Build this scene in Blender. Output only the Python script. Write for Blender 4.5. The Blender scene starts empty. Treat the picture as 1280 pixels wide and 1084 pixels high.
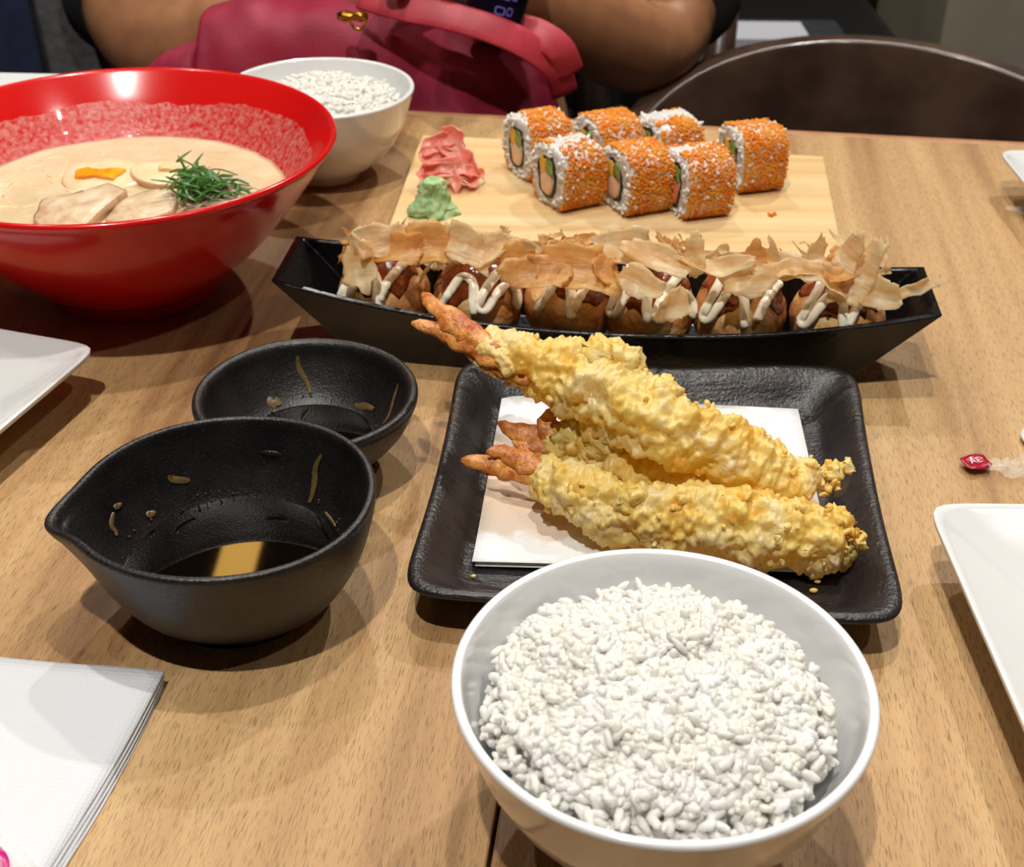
import bpy, math, random
import numpy as np
from mathutils import Vector, Matrix, noise
from math import sin, cos, pi, radians, exp, sqrt, atan2

sc = bpy.context.scene
COL = sc.collection

# ------------------------------------------------------------------ camera
FPX, PITCH, ROLL, CAMH = 1665.0, radians(32.78), radians(0.6), 0.33
camd = bpy.data.cameras.new('camera')
cam = bpy.data.objects.new('camera', camd)
COL.objects.link(cam)
Fw = Vector((0, cos(PITCH), -sin(PITCH)))
_U = Vector((0, sin(PITCH), cos(PITCH)))
_X = Vector((1, 0, 0))
Xw = _X * cos(ROLL) + _U * sin(ROLL)
Uw = -_X * sin(ROLL) + _U * cos(ROLL)
cam.matrix_world = Matrix(((Xw.x, Uw.x, -Fw.x, 0), (Xw.y, Uw.y, -Fw.y, 0), (Xw.z, Uw.z, -Fw.z, CAMH), (0, 0, 0, 1)))
camd.sensor_fit = 'HORIZONTAL'
camd.sensor_width = 36.0
camd.lens = FPX / 1280 * 36.0
camd.clip_start = 0.01
camd.dof.use_dof = True
camd.dof.focus_distance = 0.50
camd.dof.aperture_fstop = 22.0
sc.camera = cam

# ------------------------------------------------------------------ world, exposure, lamps
w = bpy.data.worlds.new('world')
sc.world = w
w.use_nodes = True
w.node_tree.nodes['Background'].inputs[0].default_value = (1.0, 0.93, 0.84, 1)
w.node_tree.nodes['Background'].inputs[1].default_value = 0.15
sc.view_settings.view_transform = 'Standard'
sc.view_settings.look = 'None'
sc.view_settings.gamma = 1.0
sc.view_settings.use_curve_mapping = False
sc.view_settings.exposure = 0.04
CEIL = 1.75
# downlights of the restaurant ceiling: x, y, watts, blend-cone
DOWNLIGHTS = [(0.04, 0.64, 44), (-0.22, -0.12, 76), (0.77, 1.70, 62), (-0.14, 2.05, 52), (-0.85, 0.85, 16), (0.85, 0.0, 14)]


def P(px, py, z=0.0):
    """photo pixel -> point of that viewing ray at height z"""
    d = Fw + Xw * ((px - 640) / FPX) - Uw * ((py - 542) / FPX)
    return Vector((0, 0, CAMH)) + d * ((z - CAMH) / d.z)


def PY(px, py, Y):
    d = Fw + Xw * ((px - 640) / FPX) - Uw * ((py - 542) / FPX)
    return Vector((0, 0, CAMH)) + d * (Y / d.y)


# ------------------------------------------------------------------ materials
def lin(c):
    o = []
    for v in c[:3]:
        v /= 255.0
        o.append(v / 12.92 if v <= 0.04045 else ((v + 0.055) / 1.055) ** 2.4)
    return (*o, 1.0)


class NT:
    def __init__(s, name):
        s.m = bpy.data.materials.new(name)
        s.m.use_nodes = True
        s.t = s.m.node_tree
        s.b = s.t.nodes['Principled BSDF']
        s.out = s.t.nodes['Material Output']
        s.tc = None

    def n(s, kind, **kw):
        nd = s.t.nodes.new(kind)
        for k, v in kw.items():
            setattr(nd, k, v)
        return nd

    def l(s, a, b):
        s.t.links.new(a, b)

    def coord(s, scale=(1, 1, 1), rot=(0, 0, 0), space='Object'):
        if s.tc is None:
            s.tc = s.n('ShaderNodeTexCoord')
        mp = s.n('ShaderNodeMapping')
        mp.inputs['Scale'].default_value = scale
        mp.inputs['Rotation'].default_value = rot
        s.l(s.tc.outputs[space], mp.inputs[0])
        return mp.outputs[0]

    def noise(s, vec, scale, detail=4, rough=.55, dist=0):
        nd = s.n('ShaderNodeTexNoise')
        nd.inputs['Scale'].default_value = scale
        nd.inputs['Detail'].default_value = detail
        nd.inputs['Roughness'].default_value = rough
        nd.inputs['Distortion'].default_value = dist
        s.l(vec, nd.inputs['Vector'])
        return nd.outputs['Fac']

    def vor(s, vec, scale, feature='F1'):
        nd = s.n('ShaderNodeTexVoronoi', feature=feature)
        nd.inputs['Scale'].default_value = scale
        s.l(vec, nd.inputs['Vector'])
        return nd.outputs['Distance']

    def ramp(s, fac, stops):
        nd = s.n('ShaderNodeValToRGB')
        e = nd.color_ramp.elements
        while len(e) < len(stops):
            e.new(0.5)
        for i, (p, c) in enumerate(stops):
            e[i].position = p
            e[i].color = lin(c) if len(c) == 3 else c
        s.l(fac, nd.inputs[0])
        return nd.outputs[0]

    def mix(s, fac, a, b, mode='MIX'):
        nd = s.n('ShaderNodeMix', data_type='RGBA', blend_type=mode)
        for k, v in ((0, fac), (6, a), (7, b)):
            if hasattr(v, 'is_linked'):
                s.l(v, nd.inputs[k])
            elif isinstance(v, (int, float)):
                nd.inputs[k].default_value = v
            else:
                nd.inputs[k].default_value = lin(v) if len(v) == 3 else v
        return nd.outputs[2]

    def math(s, op, a, b=0.0, clamp=False):
        nd = s.n('ShaderNodeMath', operation=op, use_clamp=clamp)
        for k, v in ((0, a), (1, b)):
            if hasattr(v, 'is_linked'):
                s.l(v, nd.inputs[k])
            else:
                nd.inputs[k].default_value = v
        return nd.outputs[0]

    def bump(s, h, dist=.001, strength=1.0, prev=None):
        nd = s.n('ShaderNodeBump')
        nd.inputs['Distance'].default_value = dist
        nd.inputs['Strength'].default_value = strength
        s.l(h, nd.inputs['Height'])
        if prev is not None:
            s.l(prev, nd.inputs['Normal'])
        s.l(nd.outputs[0], s.b.inputs['Normal'])
        return nd.outputs[0]

    def set(s, **kw):
        for k, v in kw.items():
            k = k.replace('_', ' ')
            if hasattr(v, 'is_linked'):
                s.l(v, s.b.inputs[k])
            elif isinstance(v, tuple) and len(v) == 3 and 'Color' in k:
                s.b.inputs[k].default_value = lin(v)
            else:
                s.b.inputs[k].default_value = v
        return s


def simple(name, c1, c2=None, scale=20, rough=.5, bump=0, bscale=200, coat=0, sss=0, sssr=(.004, .003, .002), lo=.35, hi=.65, spec=.5, sheen=0, metal=0):
    t = NT(name)
    t.set(Roughness=rough, Metallic=metal)
    t.b.inputs['Specular IOR Level'].default_value = spec
    if c2 is None:
        t.set(Base_Color=c1)
    else:
        v = t.coord()
        t.set(Base_Color=t.ramp(t.noise(v, scale, 5), [(lo, c1), (hi, c2)]))
    if bump:
        t.bump(t.noise(t.coord(), bscale, 4), bump)
    if coat:
        t.set(Coat_Weight=coat, Coat_Roughness=.04)
    if sss:
        t.b.inputs['Subsurface Weight'].default_value = sss
        t.b.inputs['Subsurface Radius'].default_value = sssr
        t.b.inputs['Subsurface Scale'].default_value = 1.0
    if sheen:
        t.b.inputs['Sheen Weight'].default_value = sheen
    return t.m


def soft(name, c1, c2, scale=100, rough=.35, trans=.3, tcol=None, bump=0, bscale=300, lo=.35, hi=.65):
    """food that lets some light through: surface + translucent lobe"""
    t = NT(name)
    c = t.ramp(t.noise(t.coord(), scale, 5), [(lo, c1), (hi, c2)])
    t.set(Base_Color=c, Roughness=rough)
    tr = t.n('ShaderNodeBsdfTranslucent')
    if tcol is None:
        t.l(c, tr.inputs[0])
    else:
        tr.inputs[0].default_value = lin(tcol)
    mx = t.n('ShaderNodeMixShader')
    mx.inputs[0].default_value = trans
    t.l(t.b.outputs[0], mx.inputs[1])
    t.l(tr.outputs[0], mx.inputs[2])
    t.l(mx.outputs[0], t.out.inputs[0])
    if bump:
        t.bump(t.noise(t.coord(), bscale, 4), bump)
    return t.m


def wood_table(name, seed, tint=0.0):
    t = NT(name)
    v = t.coord((1, 1, 1))
    off = t.n('ShaderNodeMapping')
    off.inputs['Location'].default_value = (seed * 3.7, seed * 1.3, 0)
    t.l(v, off.inputs[0])
    v = off.outputs[0]

    def st(sx, sy):
        mp = t.n('ShaderNodeMapping')
        mp.inputs['Scale'].default_value = (sx, sy, 1)
        t.l(v, mp.inputs[0])
        return mp.outputs[0]
    band = t.noise(st(17, .8), 1.0, 3, .62, .4)
    fine = t.noise(st(110, 3.0), 1.0, 4, .6, .3)
    g = t.math('ADD', t.math('MULTIPLY', band, .74), t.math('MULTIPLY', fine, .26))
    col = t.ramp(g, [(.30, (110, 77, 49)), (.40, (150, 112, 73)), (.48, (178, 140, 94)), (.58, (192, 156, 108)), (.70, (203, 171, 126))])
    pores = t.noise(st(2900, 170), 1.0, 2, .5)
    pm = t.math('MULTIPLY', t.ramp(pores, [(.56, (0, 0, 0)), (.64, (255, 255, 255))]), .52)
    dark = t.mix(pm, col, (76, 50, 28))
    t.set(Base_Color=dark, Roughness=t.math('ADD', .36, t.math('MULTIPLY', fine, .2)))
    t.b.inputs['Specular IOR Level'].default_value = .45
    b1 = t.bump(pores, .0003, .3)
    t.bump(t.noise(t.coord(), 1900, 2), .0004, .6, b1)
    return t.m


def bamboo():
    t = NT('bamboo')
    band = t.noise(t.coord((1.6, 75, 40)), 1.0, 3, .6)
    strip = t.noise(t.coord((.5, 26, 1)), 1.0, 1)
    node = t.noise(t.coord((55, 14, 14)), 1.0, 2)
    c = t.ramp(band, [(.3, (194, 158, 106)), (.5, (211, 180, 131)), (.72, (222, 196, 150))])
    c = t.mix(t.math('MULTIPLY', t.ramp(strip, [(.4, (0, 0, 0)), (.6, (255, 255, 255))]), .25), c, (226, 184, 116))
    k = t.ramp(node, [(.70, (0, 0, 0)), (.78, (255, 255, 255))])
    c = t.mix(t.math('MULTIPLY', k, .35), c, (196, 142, 76))
    t.set(Base_Color=c, Roughness=.42)
    t.bump(band, .0002, .4)
    return t.m


def stoneware():
    t = NT('stoneware')
    v = t.coord()
    n1 = t.noise(v, 60, 4)
    n2 = t.noise(v, 900, 3)
    sp = t.noise(v, 1500, 1)
    c = t.ramp(n1, [(.35, (17, 15, 16)), (.65, (32, 28, 28))])
    c = t.mix(t.math('MULTIPLY', t.ramp(sp, [(.66, (0, 0, 0)), (.72, (255, 255, 255))]), .35), c, (92, 84, 78))
    t.set(Base_Color=c, Roughness=t.math('ADD', .24, t.math('MULTIPLY', n2, .3)))
    b = t.bump(n2, .0005, .55)
    t.bump(n1, .001, .3, b)
    return t.m


def slate_plate():
    t = NT('slate_plate')
    v = t.coord()
    n1 = t.noise(v, 38, 5, .6)
    strokes = t.noise(t.coord((30, 210, 60), (0, 0, .9)), 1.0, 4, .6, .6)
    n2 = t.noise(v, 700, 3)
    c = t.ramp(n1, [(.36, (22, 20, 22)), (.62, (40, 34, 34))])
    sp = t.ramp(t.noise(v, 42, 2), [(.68, (0, 0, 0)), (.73, (255, 255, 255))])
    c = t.mix(t.math('MULTIPLY', sp, .5), c, (92, 70, 38))
    t.set(Base_Color=c, Roughness=t.math('ADD', .22, t.math('MULTIPLY', n2, .25)))
    b = t.bump(n2, .0006, .6)
    b = t.bump(strokes, .0012, .5, b)
    t.bump(n1, .003, .4, b)
    return t.m


def red_glaze():
    t = NT('red_glaze')
    sep = t.n('ShaderNodeSeparateXYZ')
    t.l(t.coord(), sep.inputs[0])
    x, y, z = sep.outputs
    r = t.math('SQRT', t.math('ADD', t.math('MULTIPLY', x, x), t.math('MULTIPLY', y, y)))
    # foam left clinging to the inner wall above the broth
    inner = t.math('GREATER_THAN', z, t.math('ADD', t.math('MULTIPLY', r, 1.295), -.0626))
    wob = t.math('MULTIPLY', t.math('SUBTRACT', t.noise(t.coord(), 25, 4), .5), .016)
    top = t.math('LESS_THAN', t.math('ADD', z, wob), .0705)
    sp = t.ramp(t.noise(t.coord(), 330, 4, .7), [(.38, (0, 0, 0)), (.66, (255, 255, 255))])
    inner = t.math('MULTIPLY', inner, t.math('GREATER_THAN', z, .045))
    m = t.math('MULTIPLY', t.math('MULTIPLY', inner, top), t.math('MULTIPLY', sp, .62))
    base = t.ramp(t.noise(t.coord(), 14, 3), [(.3, (196, 18, 18)), (.7, (206, 24, 22))])
    t.set(Base_Color=t.mix(m, base, (214, 160, 150)), Roughness=.2, Coat_Weight=.2, Coat_Roughness=.05)
    t.bump(t.math('MULTIPLY', m, 1.0), .0006, .6)
    return t.m


def broth():
    t = NT('broth')
    v = t.coord()
    c = t.ramp(t.noise(v, 30, 6, .6), [(.3, (204, 184, 144)), (.55, (218, 200, 162)), (.75, (226, 212, 180))])
    oil = t.ramp(t.vor(v, 130), [(.10, (255, 255, 255)), (.18, (0, 0, 0))])
    c = t.mix(t.math('MULTIPLY', oil, .35), c, (226, 190, 120))
    t.set(Base_Color=c, Roughness=.22, Coat_Weight=.5, Coat_Roughness=.08)
    b = t.bump(t.noise(v, 160, 4), .0012, .5)
    t.bump(oil, .0006, .4, b)
    return t.m


def tempura_batter():
    t = NT('tempura_batter')
    v = t.coord()
    n1 = t.noise(v, 55, 5, .6)
    n2 = t.noise(v, 190, 4, .6)
    g = t.math('ADD', t.math('MULTIPLY', n1, .75), t.math('MULTIPLY', n2, .25))
    c = t.ramp(g, [(.31, (240, 172, 58)), (.40, (249, 208, 96)), (.49, (254, 234, 142)), (.64, (255, 246, 198))])
    t.set(Base_Color=c, Roughness=.36)
    tr = t.n('ShaderNodeBsdfTranslucent')
    t.l(t.mix(.5, c, (255, 214, 110)), tr.inputs[0])
    mx = t.n('ShaderNodeMixShader')
    mx.inputs[0].default_value = .42
    t.l(t.b.outputs[0], mx.inputs[1])
    t.l(tr.outputs[0], mx.inputs[2])
    t.l(mx.outputs[0], t.out.inputs[0])
    bb = t.vor(v, 420)
    t.bump(bb, .0007, .35, t.bump(n2, .0012, .4))
    return t.m


def flake_mat(name, c1, c2):
    t = NT(name)
    v = t.coord()
    fib = t.noise(t.coord((30, 240, 30)), 1.0, 4, .6, .4)
    c = t.ramp(t.math('ADD', t.math('MULTIPLY', fib, .5), t.math('MULTIPLY', t.noise(v, 70, 3), .5)), [(.34, c1), (.62, c2)])
    t.set(Base_Color=c, Roughness=.3, Alpha=.8)
    tr = t.n('ShaderNodeBsdfTranslucent')
    t.l(c, tr.inputs[0])
    mx = t.n('ShaderNodeMixShader')
    mx.inputs[0].default_value = .6
    t.l(t.b.outputs[0], mx.inputs[1])
    t.l(tr.outputs[0], mx.inputs[2])
    t.l(mx.outputs[0], t.out.inputs[0])
    t.bump(fib, .0012, .9)
    return t.m


def clear_plastic(name='clear_plastic', tint=(250, 250, 250)):
    t = NT(name)
    t.set(Base_Color=tint, Roughness=.06, Alpha=.22)
    t.bump(t.noise(t.coord(), 160, 3), .003, 1)
    return t.m


def paper_mat():
    t = NT('absorbent_paper')
    v = t.coord()
    sep = t.n('ShaderNodeSeparateXYZ')
    t.l(v, sep.inputs[0])
    # oil soaked round the tempura: distance from a line through the sheet's middle
    d = t.math('ABSOLUTE', t.math('ADD', t.math('ADD', sep.outputs[1], t.math('MULTIPLY', sep.outputs[0], .18)), .016))
    m = t.math('ADD', d, t.math('MULTIPLY', t.math('SUBTRACT', t.noise(v, 38, 5, .6), .5), .05))
    st = t.ramp(m, [(.031, (255, 255, 255)), (.033, (0, 0, 0))])
    st2 = t.ramp(m, [(.016, (255, 255, 255)), (.018, (0, 0, 0))])
    c = t.mix(t.math('MULTIPLY', st, .8), (228, 228, 229), (212, 190, 168))
    c = t.mix(t.math('MULTIPLY', st2, .7), c, (228, 200, 170))
    t.set(Base_Color=c, Roughness=.7)
    t.bump(t.noise(v, 500, 3), .0002, .5)
    return t.m


def napkin_mat():
    t = NT('napkin_paper')
    n = t.n('ShaderNodeTexWave', wave_type='BANDS', bands_direction='X')
    n.inputs['Scale'].default_value = 190
    t.l(t.coord(), n.inputs[0])
    n2 = t.n('ShaderNodeTexWave', wave_type='BANDS', bands_direction='Y')
    n2.inputs['Scale'].default_value = 190
    t.l(t.coord(), n2.inputs[0])
    t.set(Base_Color=(212, 214, 219), Roughness=.8)
    t.bump(t.math('ADD', t.math('MULTIPLY', n.outputs['Fac'], n2.outputs['Fac']), t.math('MULTIPLY', t.noise(t.coord(), 300, 3), .4)), .0003, .35)
    return t.m


M = dict(
    porcelain=simple('porcelain', (228, 229, 230), rough=.14, coat=.5),
    plate_white=simple('plate_white', (218, 219, 218), rough=.16, coat=.4),
    red=red_glaze(), stone=stoneware(), slate=slate_plate(), bamboo=bamboo(),
    lacquer=simple('black_lacquer', (7, 7, 9), rough=.22, spec=.35, bump=.0003, bscale=300),
    rice=soft('cooked_rice', (250, 248, 240), (254, 253, 251), 90, .36, .4),
    broth=broth(), batter=tempura_batter(), paper=paper_mat(), napkin=napkin_mat(),
    tail=simple('shrimp_tail', (166, 76, 22), (228, 160, 82), 150, rough=.32, bump=.0012, bscale=300),
    soy=simple('soy_sauce', (9, 5, 3), rough=.03, spec=.6),
    drip=simple('dried_drip', (82, 66, 34), (106, 86, 48), 300, rough=.35),
    droplet=simple('sauce_droplet', (92, 66, 34), rough=.06),
    ball=simple('takoyaki_crust', (198, 124, 62), (246, 206, 144), 60, rough=.4, bump=.001, bscale=250, coat=.25),
    sauce=simple('brown_sauce', (92, 34, 12), (150, 70, 28), 90, rough=.1, coat=.8, bump=.001, bscale=150),
    mayo=simple('mayonnaise', (252, 247, 228), rough=.22),
    flake1=flake_mat('bonito_pale', (238, 198, 130), (255, 244, 212)),
    flake2=flake_mat('bonito_golden', (224, 164, 82), (252, 220, 154)),
    roe=soft('orange_roe', (253, 150, 22), (255, 190, 70), 90, .25, .35),
    surimi=simple('surimi', (226, 178, 142), (236, 200, 170), 200, rough=.4),
    crab=simple('crab_red', (214, 74, 60), (238, 150, 130), 260, rough=.4),
    egg=simple('omelette', (224, 158, 34), (240, 186, 62), 200, rough=.4),
    cuke=simple('cucumber', (74, 104, 40), (150, 170, 92), 260, rough=.35),
    nori=simple('nori', (16, 22, 16), rough=.4),
    ginger=soft('pickled_ginger', (252, 158, 138), (255, 212, 198), 60, .2, .45, None, .0006, 150),
    wasabi=simple('wasabi', (138, 176, 116), (176, 206, 150), 130, rough=.55, bump=.0015, bscale=260),
    eggwhite=simple('boiled_egg_white', (226, 194, 150), (238, 216, 178), 60, rough=.22, sss=.3),
    eggskin=simple('soy_egg_skin', (196, 150, 100), (220, 184, 140), 60, rough=.25),
    yolk=simple('egg_yolk', (232, 140, 14), (244, 172, 40), 150, rough=.15, coat=.4),
    yolkpale=simple('pale_yolk', (222, 178, 116), (232, 196, 140), 150, rough=.2),
    pork=simple('braised_pork', (190, 160, 124), (222, 202, 172), 90, rough=.35, bump=.001, bscale=160),
    porkedge=simple('pork_sear', (110, 70, 40), (206, 176, 138), 90, rough=.4, lo=.3, hi=.46),
    herb=simple('green_herb', (26, 80, 22), (74, 132, 46), 140, rough=.35),
    noodle=simple('noodle', (230, 204, 154), rough=.3, sss=.2),
    plastic=clear_plastic(),
    wrapred=simple('red_print', (164, 18, 48), rough=.25, coat=.5),
    wrapmark=simple('white_print', (232, 190, 196), rough=.4),
    magenta=simple('magenta_print', (196, 34, 122), rough=.3),
    skin=simple('skin', (146, 98, 66), (166, 116, 80), 30, rough=.5, sss=.1),
    shirt=simple('dark_cotton', (26, 26, 28), (38, 38, 41), 300, rough=.9, bump=.0006, bscale=700),
    hair=simple('black_hair', (16, 13, 12), rough=.4),
    bag=simple('red_nylon', (134, 18, 50), (158, 26, 60), 25, rough=.55, bump=.0006, bscale=900),
    strap=simple('red_webbing', (172, 42, 60), (190, 60, 76), 60, rough=.5),
    brass=simple('brass', (190, 140, 60), rough=.28, metal=1),
    watch=simple('watch_black', (14, 12, 18), rough=.15),
    denim=simple('dark_trousers', (30, 32, 40), (40, 42, 52), 200, rough=.9),
    chairwood=simple('stained_bentwood', (52, 36, 28), (78, 58, 46), 18, rough=.3, coat=.2),
    darkseat=simple('dark_upholstery', (28, 30, 36), (38, 40, 48), 60, rough=.6),
    greyfab=simple('grey_fabric', (74, 74, 76), (100, 100, 102), 120, rough=.95, bump=.001, bscale=600),
    navy=simple('navy_cloth', (14, 22, 48), (24, 34, 66), 40, rough=.9),
    blackobj=simple('black_vinyl', (12, 12, 13), rough=.5),
    whitebox=simple('grey_white_card', (170, 172, 182), rough=.7),
    floor=simple('floor_tile', (24, 22, 22), (34, 32, 31), 6, rough=.35),
    wall=simple('wall_paint', (176, 168, 156), (186, 178, 166), 3, rough=.8),
    ceil=simple('ceiling_paint', (150, 146, 140), rough=.9),
    pillar=simple('pillar_beige', (128, 120, 104), (142, 134, 118), 5, rough=.7),
    legs=simple('black_steel', (22, 22, 24), rough=.4, metal=.8),
    trim=simple('edge_band', (166, 116, 80), (184, 134, 96), 60, rough=.35),
    mayodark=simple('drip_light', (150, 128, 76), rough=.4),
)


def emit(name, c, s):
    t = NT(name)
    t.set(Base_Color=(20, 20, 20), Emission_Color=c, Emission_Strength=s)
    return t.m


# ------------------------------------------------------------------ object helpers
def mesh(name, v, f, mat, parent=None, loc=None, smooth=True, rot=None):
    me = bpy.data.meshes.new(name)
    if isinstance(v, np.ndarray):
        v = v.tolist()
    me.from_pydata([tuple(p) for p in v], [], f)
    me.update()
    if smooth:
        me.polygons.foreach_set('use_smooth', [True] * len(me.polygons))
    if mat is not None:
        me.materials.append(mat)
    o = bpy.data.objects.new(name, me)
    COL.objects.link(o)
    if loc is not None:
        o.location = loc
    if rot is not None:
        o.rotation_euler = rot
    if parent is not None:
        o.parent = parent
    return o


def tag(o, label, cat, group=None, kind=None):
    o['label'] = label
    o['category'] = cat
    if group:
        o['group'] = group
    if kind:
        o['kind'] = kind
    return o


def thing(name, label, cat, loc=(0, 0, 0), rz=0.0, group=None):
    o = bpy.data.objects.new(name, None)
    COL.objects.link(o)
    o.location = loc
    o.rotation_euler = (0, 0, rz)
    o.empty_display_size = .02
    return tag(o, label, cat, group)


def struct(o):
    o['kind'] = 'structure'
    return o


def recalc(v, f):
    return v, f


def crs(pts, k=5):
    """catmull-rom resampling of a profile"""
    out = []
    n = len(pts)
    for i in range(n - 1):
        p0, p1, p2, p3 = (np.array(pts[max(0, min(n - 1, j))], float) for j in (i - 1, i, i + 1, i + 2))
        for t in range(k):
            s = t / k
            out.append(.5 * ((2 * p1) + (p2 - p0) * s + (2 * p0 - 5 * p1 + 4 * p2 - p3) * s * s + (3 * p1 - p0 - 3 * p2 + p3) * s ** 3))
    out.append(np.array(pts[-1], float))
    return [tuple(p) for p in out]


def lathe(prof, n=96, fn=None, closed=False):
    v, f, rings = [], [], []
    for r, z in prof:
        if r <= 1e-6 and not closed:
            rings.append([len(v)])
            v.append(fn(0, 0, z) if fn else (0, 0, z))
        else:
            b = len(v)
            for i in range(n):
                a = 2 * pi * i / n
                v.append(fn(a, r, z) if fn else (r * cos(a), r * sin(a), z))
            rings.append(list(range(b, b + n)))
    m = len(rings)
    for k in range(m if closed else m - 1):
        A, B = rings[k], rings[(k + 1) % m]
        for i in range(n):
            j = (i + 1) % n
            if len(A) == 1 and len(B) == 1:
                break
            if len(A) == 1:
                f.append((A[0], B[j], B[i]))
            elif len(B) == 1:
                f.append((A[i], A[j], B[0]))
            else:
                f.append((A[i], A[j], B[j], B[i]))
    return v, f


def box(x0, x1, y0, y1, z0, z1):
    v = [(x, y, z) for z in (z0, z1) for y in (y0, y1) for x in (x0, x1)]
    f = [(0, 2, 3, 1), (4, 5, 7, 6), (0, 1, 5, 4), (1, 3, 7, 5), (3, 2, 6, 7), (2, 0, 4, 6)]
    return v, f


def bevel(o, wdt=.002, seg=3):
    m = o.modifiers.new('bevel', 'BEVEL')
    m.width = wdt
    m.segments = seg
    m.limit_method = 'ANGLE'
    m.angle_limit = radians(35)
    return o


def join(*parts):
    v, f = [], []
    for pv, pf in parts:
        b = len(v)
        v += [tuple(p) for p in pv]
        f += [tuple(i + b for i in q) for q in pf]
    return v, f


def interp(pts, m):
    """resample polyline (list of tuples, any dim) to m points with catmull-rom"""
    c = np.array(crs(pts, 12))
    d = np.r_[0, np.cumsum(np.linalg.norm(np.diff(c[:, :3], axis=0), axis=1))]
    s = np.linspace(0, d[-1], m)
    return np.stack([np.interp(s, d, c[:, i]) for i in range(c.shape[1])], 1)


def tube(path, rad, n=12, flat=1.0, up=(0, 0, 1), disp=None, caps=True):
    """path (m,3), rad (m,), cross-section flattened by `flat` along the frame's second axis"""
    path = np.asarray(path, float)
    m = len(path)
    T = np.gradient(path, axis=0)
    T /= np.linalg.norm(T, axis=1)[:, None] + 1e-12
    v, f = [], []
    u = np.array(up, float)
    for i in range(m):
        b = u - T[i] * (u @ T[i])
        nb = np.linalg.norm(b)
        b = b / nb if nb > 1e-6 else np.array([1., 0, 0])
        s = np.cross(T[i], b)
        u = b if False else u
        for k in range(n):
            a = 2 * pi * k / n
            d = s * cos(a) + b * sin(a) * flat
            p = path[i] + d * rad[i]
            if disp:
                p = p + disp(p, d, rad[i])
            v.append(tuple(p))
    for i in range(m - 1):
        for k in range(n):
            j = (k + 1) % n
            f.append((i * n + k, i * n + j, (i + 1) * n + j, (i + 1) * n + k))
    if caps:
        f.append(tuple(range(n))[::-1])
        f.append(tuple(range((m - 1) * n, m * n)))
    return v, f


def unit_ellipsoid(ns=6, nr=5):
    v = [(0, 0, 1)]
    for r in range(1, nr):
        t = pi * r / nr
        for s in range(ns):
            a = 2 * pi * (s + .5 * (r % 2)) / ns
            v.append((sin(t) * cos(a), sin(t) * sin(a), cos(t)))
    v.append((0, 0, -1))
    f = []
    for s in range(ns):
        f.append((0, 1 + s, 1 + (s + 1) % ns))
    for r in range(nr - 2):
        for s in range(ns):
            a, b = 1 + r * ns + s, 1 + r * ns + (s + 1) % ns
            f.append((a, a + ns, b + ns, b))
    l = len(v) - 1
    o = 1 + (nr - 2) * ns
    for s in range(ns):
        f.append((o + s, l, o + (s + 1) % ns))
    return np.array(v), f


def scatter(base, faces, mats, vary=None):
    """many small copies of one little shape joined into one mesh: mats = list of 3x4 arrays"""
    V, Fc = [], []
    nb = len(base)
    for i, m in enumerate(mats):
        V.append(base @ m[:, :3].T + m[:, 3])
        b = i * nb
        Fc += [tuple(x + b for x in q) for q in faces]
    return np.concatenate(V), Fc


def rotm(rng, tilt=pi):
    a, b, c = rng.uniform(0, 2 * pi), rng.uniform(-tilt, tilt), rng.uniform(0, 2 * pi)
    return np.array(Matrix.Rotation(a, 3, 'Z') @ Matrix.Rotation(b, 3, 'Y') @ Matrix.Rotation(c, 3, 'X'))


def fb(p, s, o=4):
    return noise.fractal(Vector(p) * s, 1.0, 2.0, o)


def sheet(wd, ht, nu=12, nv=9, bend=0., twist=0., ruffle=.002, rs=60., jag=.25, taper=0., seed=0):
    """thin irregular sheet, centre at origin, normal +z"""
    v, f = [], []
    so = Vector((seed * 7.31, seed * 3.17, seed * 1.7))
    for j in range(nv + 1):
        for i in range(nu + 1):
            u, t = i / nu * 2 - 1, j / nv * 2 - 1
            a = atan2(t, u)
            e = max(abs(u), abs(t))
            k = 1 / (abs(cos(a)) ** 4 + abs(sin(a)) ** 4) ** .25 / (1 / max(abs(cos(a)), abs(sin(a))))
            jg = 1 + jag * e ** 3 * (noise.noise(Vector((cos(a) * 2.2, sin(a) * 2.2, 0)) + so) + .6 * noise.noise(Vector((cos(a) * 7, sin(a) * 7, 3)) + so))
            x = u * wd / 2 * k * jg * (1 - taper * (t + 1) / 2)
            y = t * ht / 2 * k * jg
            z = ruffle * noise.noise(Vector((x, y, 0)) * rs + so) * 1.6 + ruffle * .6 * noise.noise(Vector((x, y, 5)) * rs * 2.3 + so)
            if abs(bend) > 1e-4:
                R = ht / bend
                th = y / R
                y, z = (R - z) * sin(th), R - (R - z) * cos(th)
            tw = twist * (x / max(wd, 1e-4))
            y, z = y * cos(tw) - z * sin(tw), y * sin(tw) + z * cos(tw)
            v.append((x, y, z))
    for j in range(nv):
        for i in range(nu):
            a = j * (nu + 1) + i
            f.append((a, a + 1, a + nu + 2, a + nu + 1))
    return v, f


def solid(o, t, off=0):
    m = o.modifiers.new('solidify', 'SOLIDIFY')
    m.thickness = t
    m.offset = off
    return o


# ================================================================== SETTING
FLOOR = -.75
struct(mesh('floor', *box(-4, 4, -3, 6, FLOOR - .05, FLOOR), M['floor'], smooth=False))
struct(mesh('ceiling', *box(-4, 4, -3, 6, CEIL, CEIL + .05), M['ceil'], smooth=False))
struct(mesh('wall_back', *box(-4, 4, 6, 6.1, FLOOR, CEIL), M['wall'], smooth=False))
struct(mesh('wall_left', *box(-4.1, -4, -3, 6, FLOOR, CEIL), M['wall'], smooth=False))
struct(mesh('wall_right', *box(4, 4.1, -3, 6, FLOOR, CEIL), M['wall'], smooth=False))
struct(mesh('wall_front', *box(-4, 4, -3.1, -3, FLOOR, CEIL), M['wall'], smooth=False))

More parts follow.
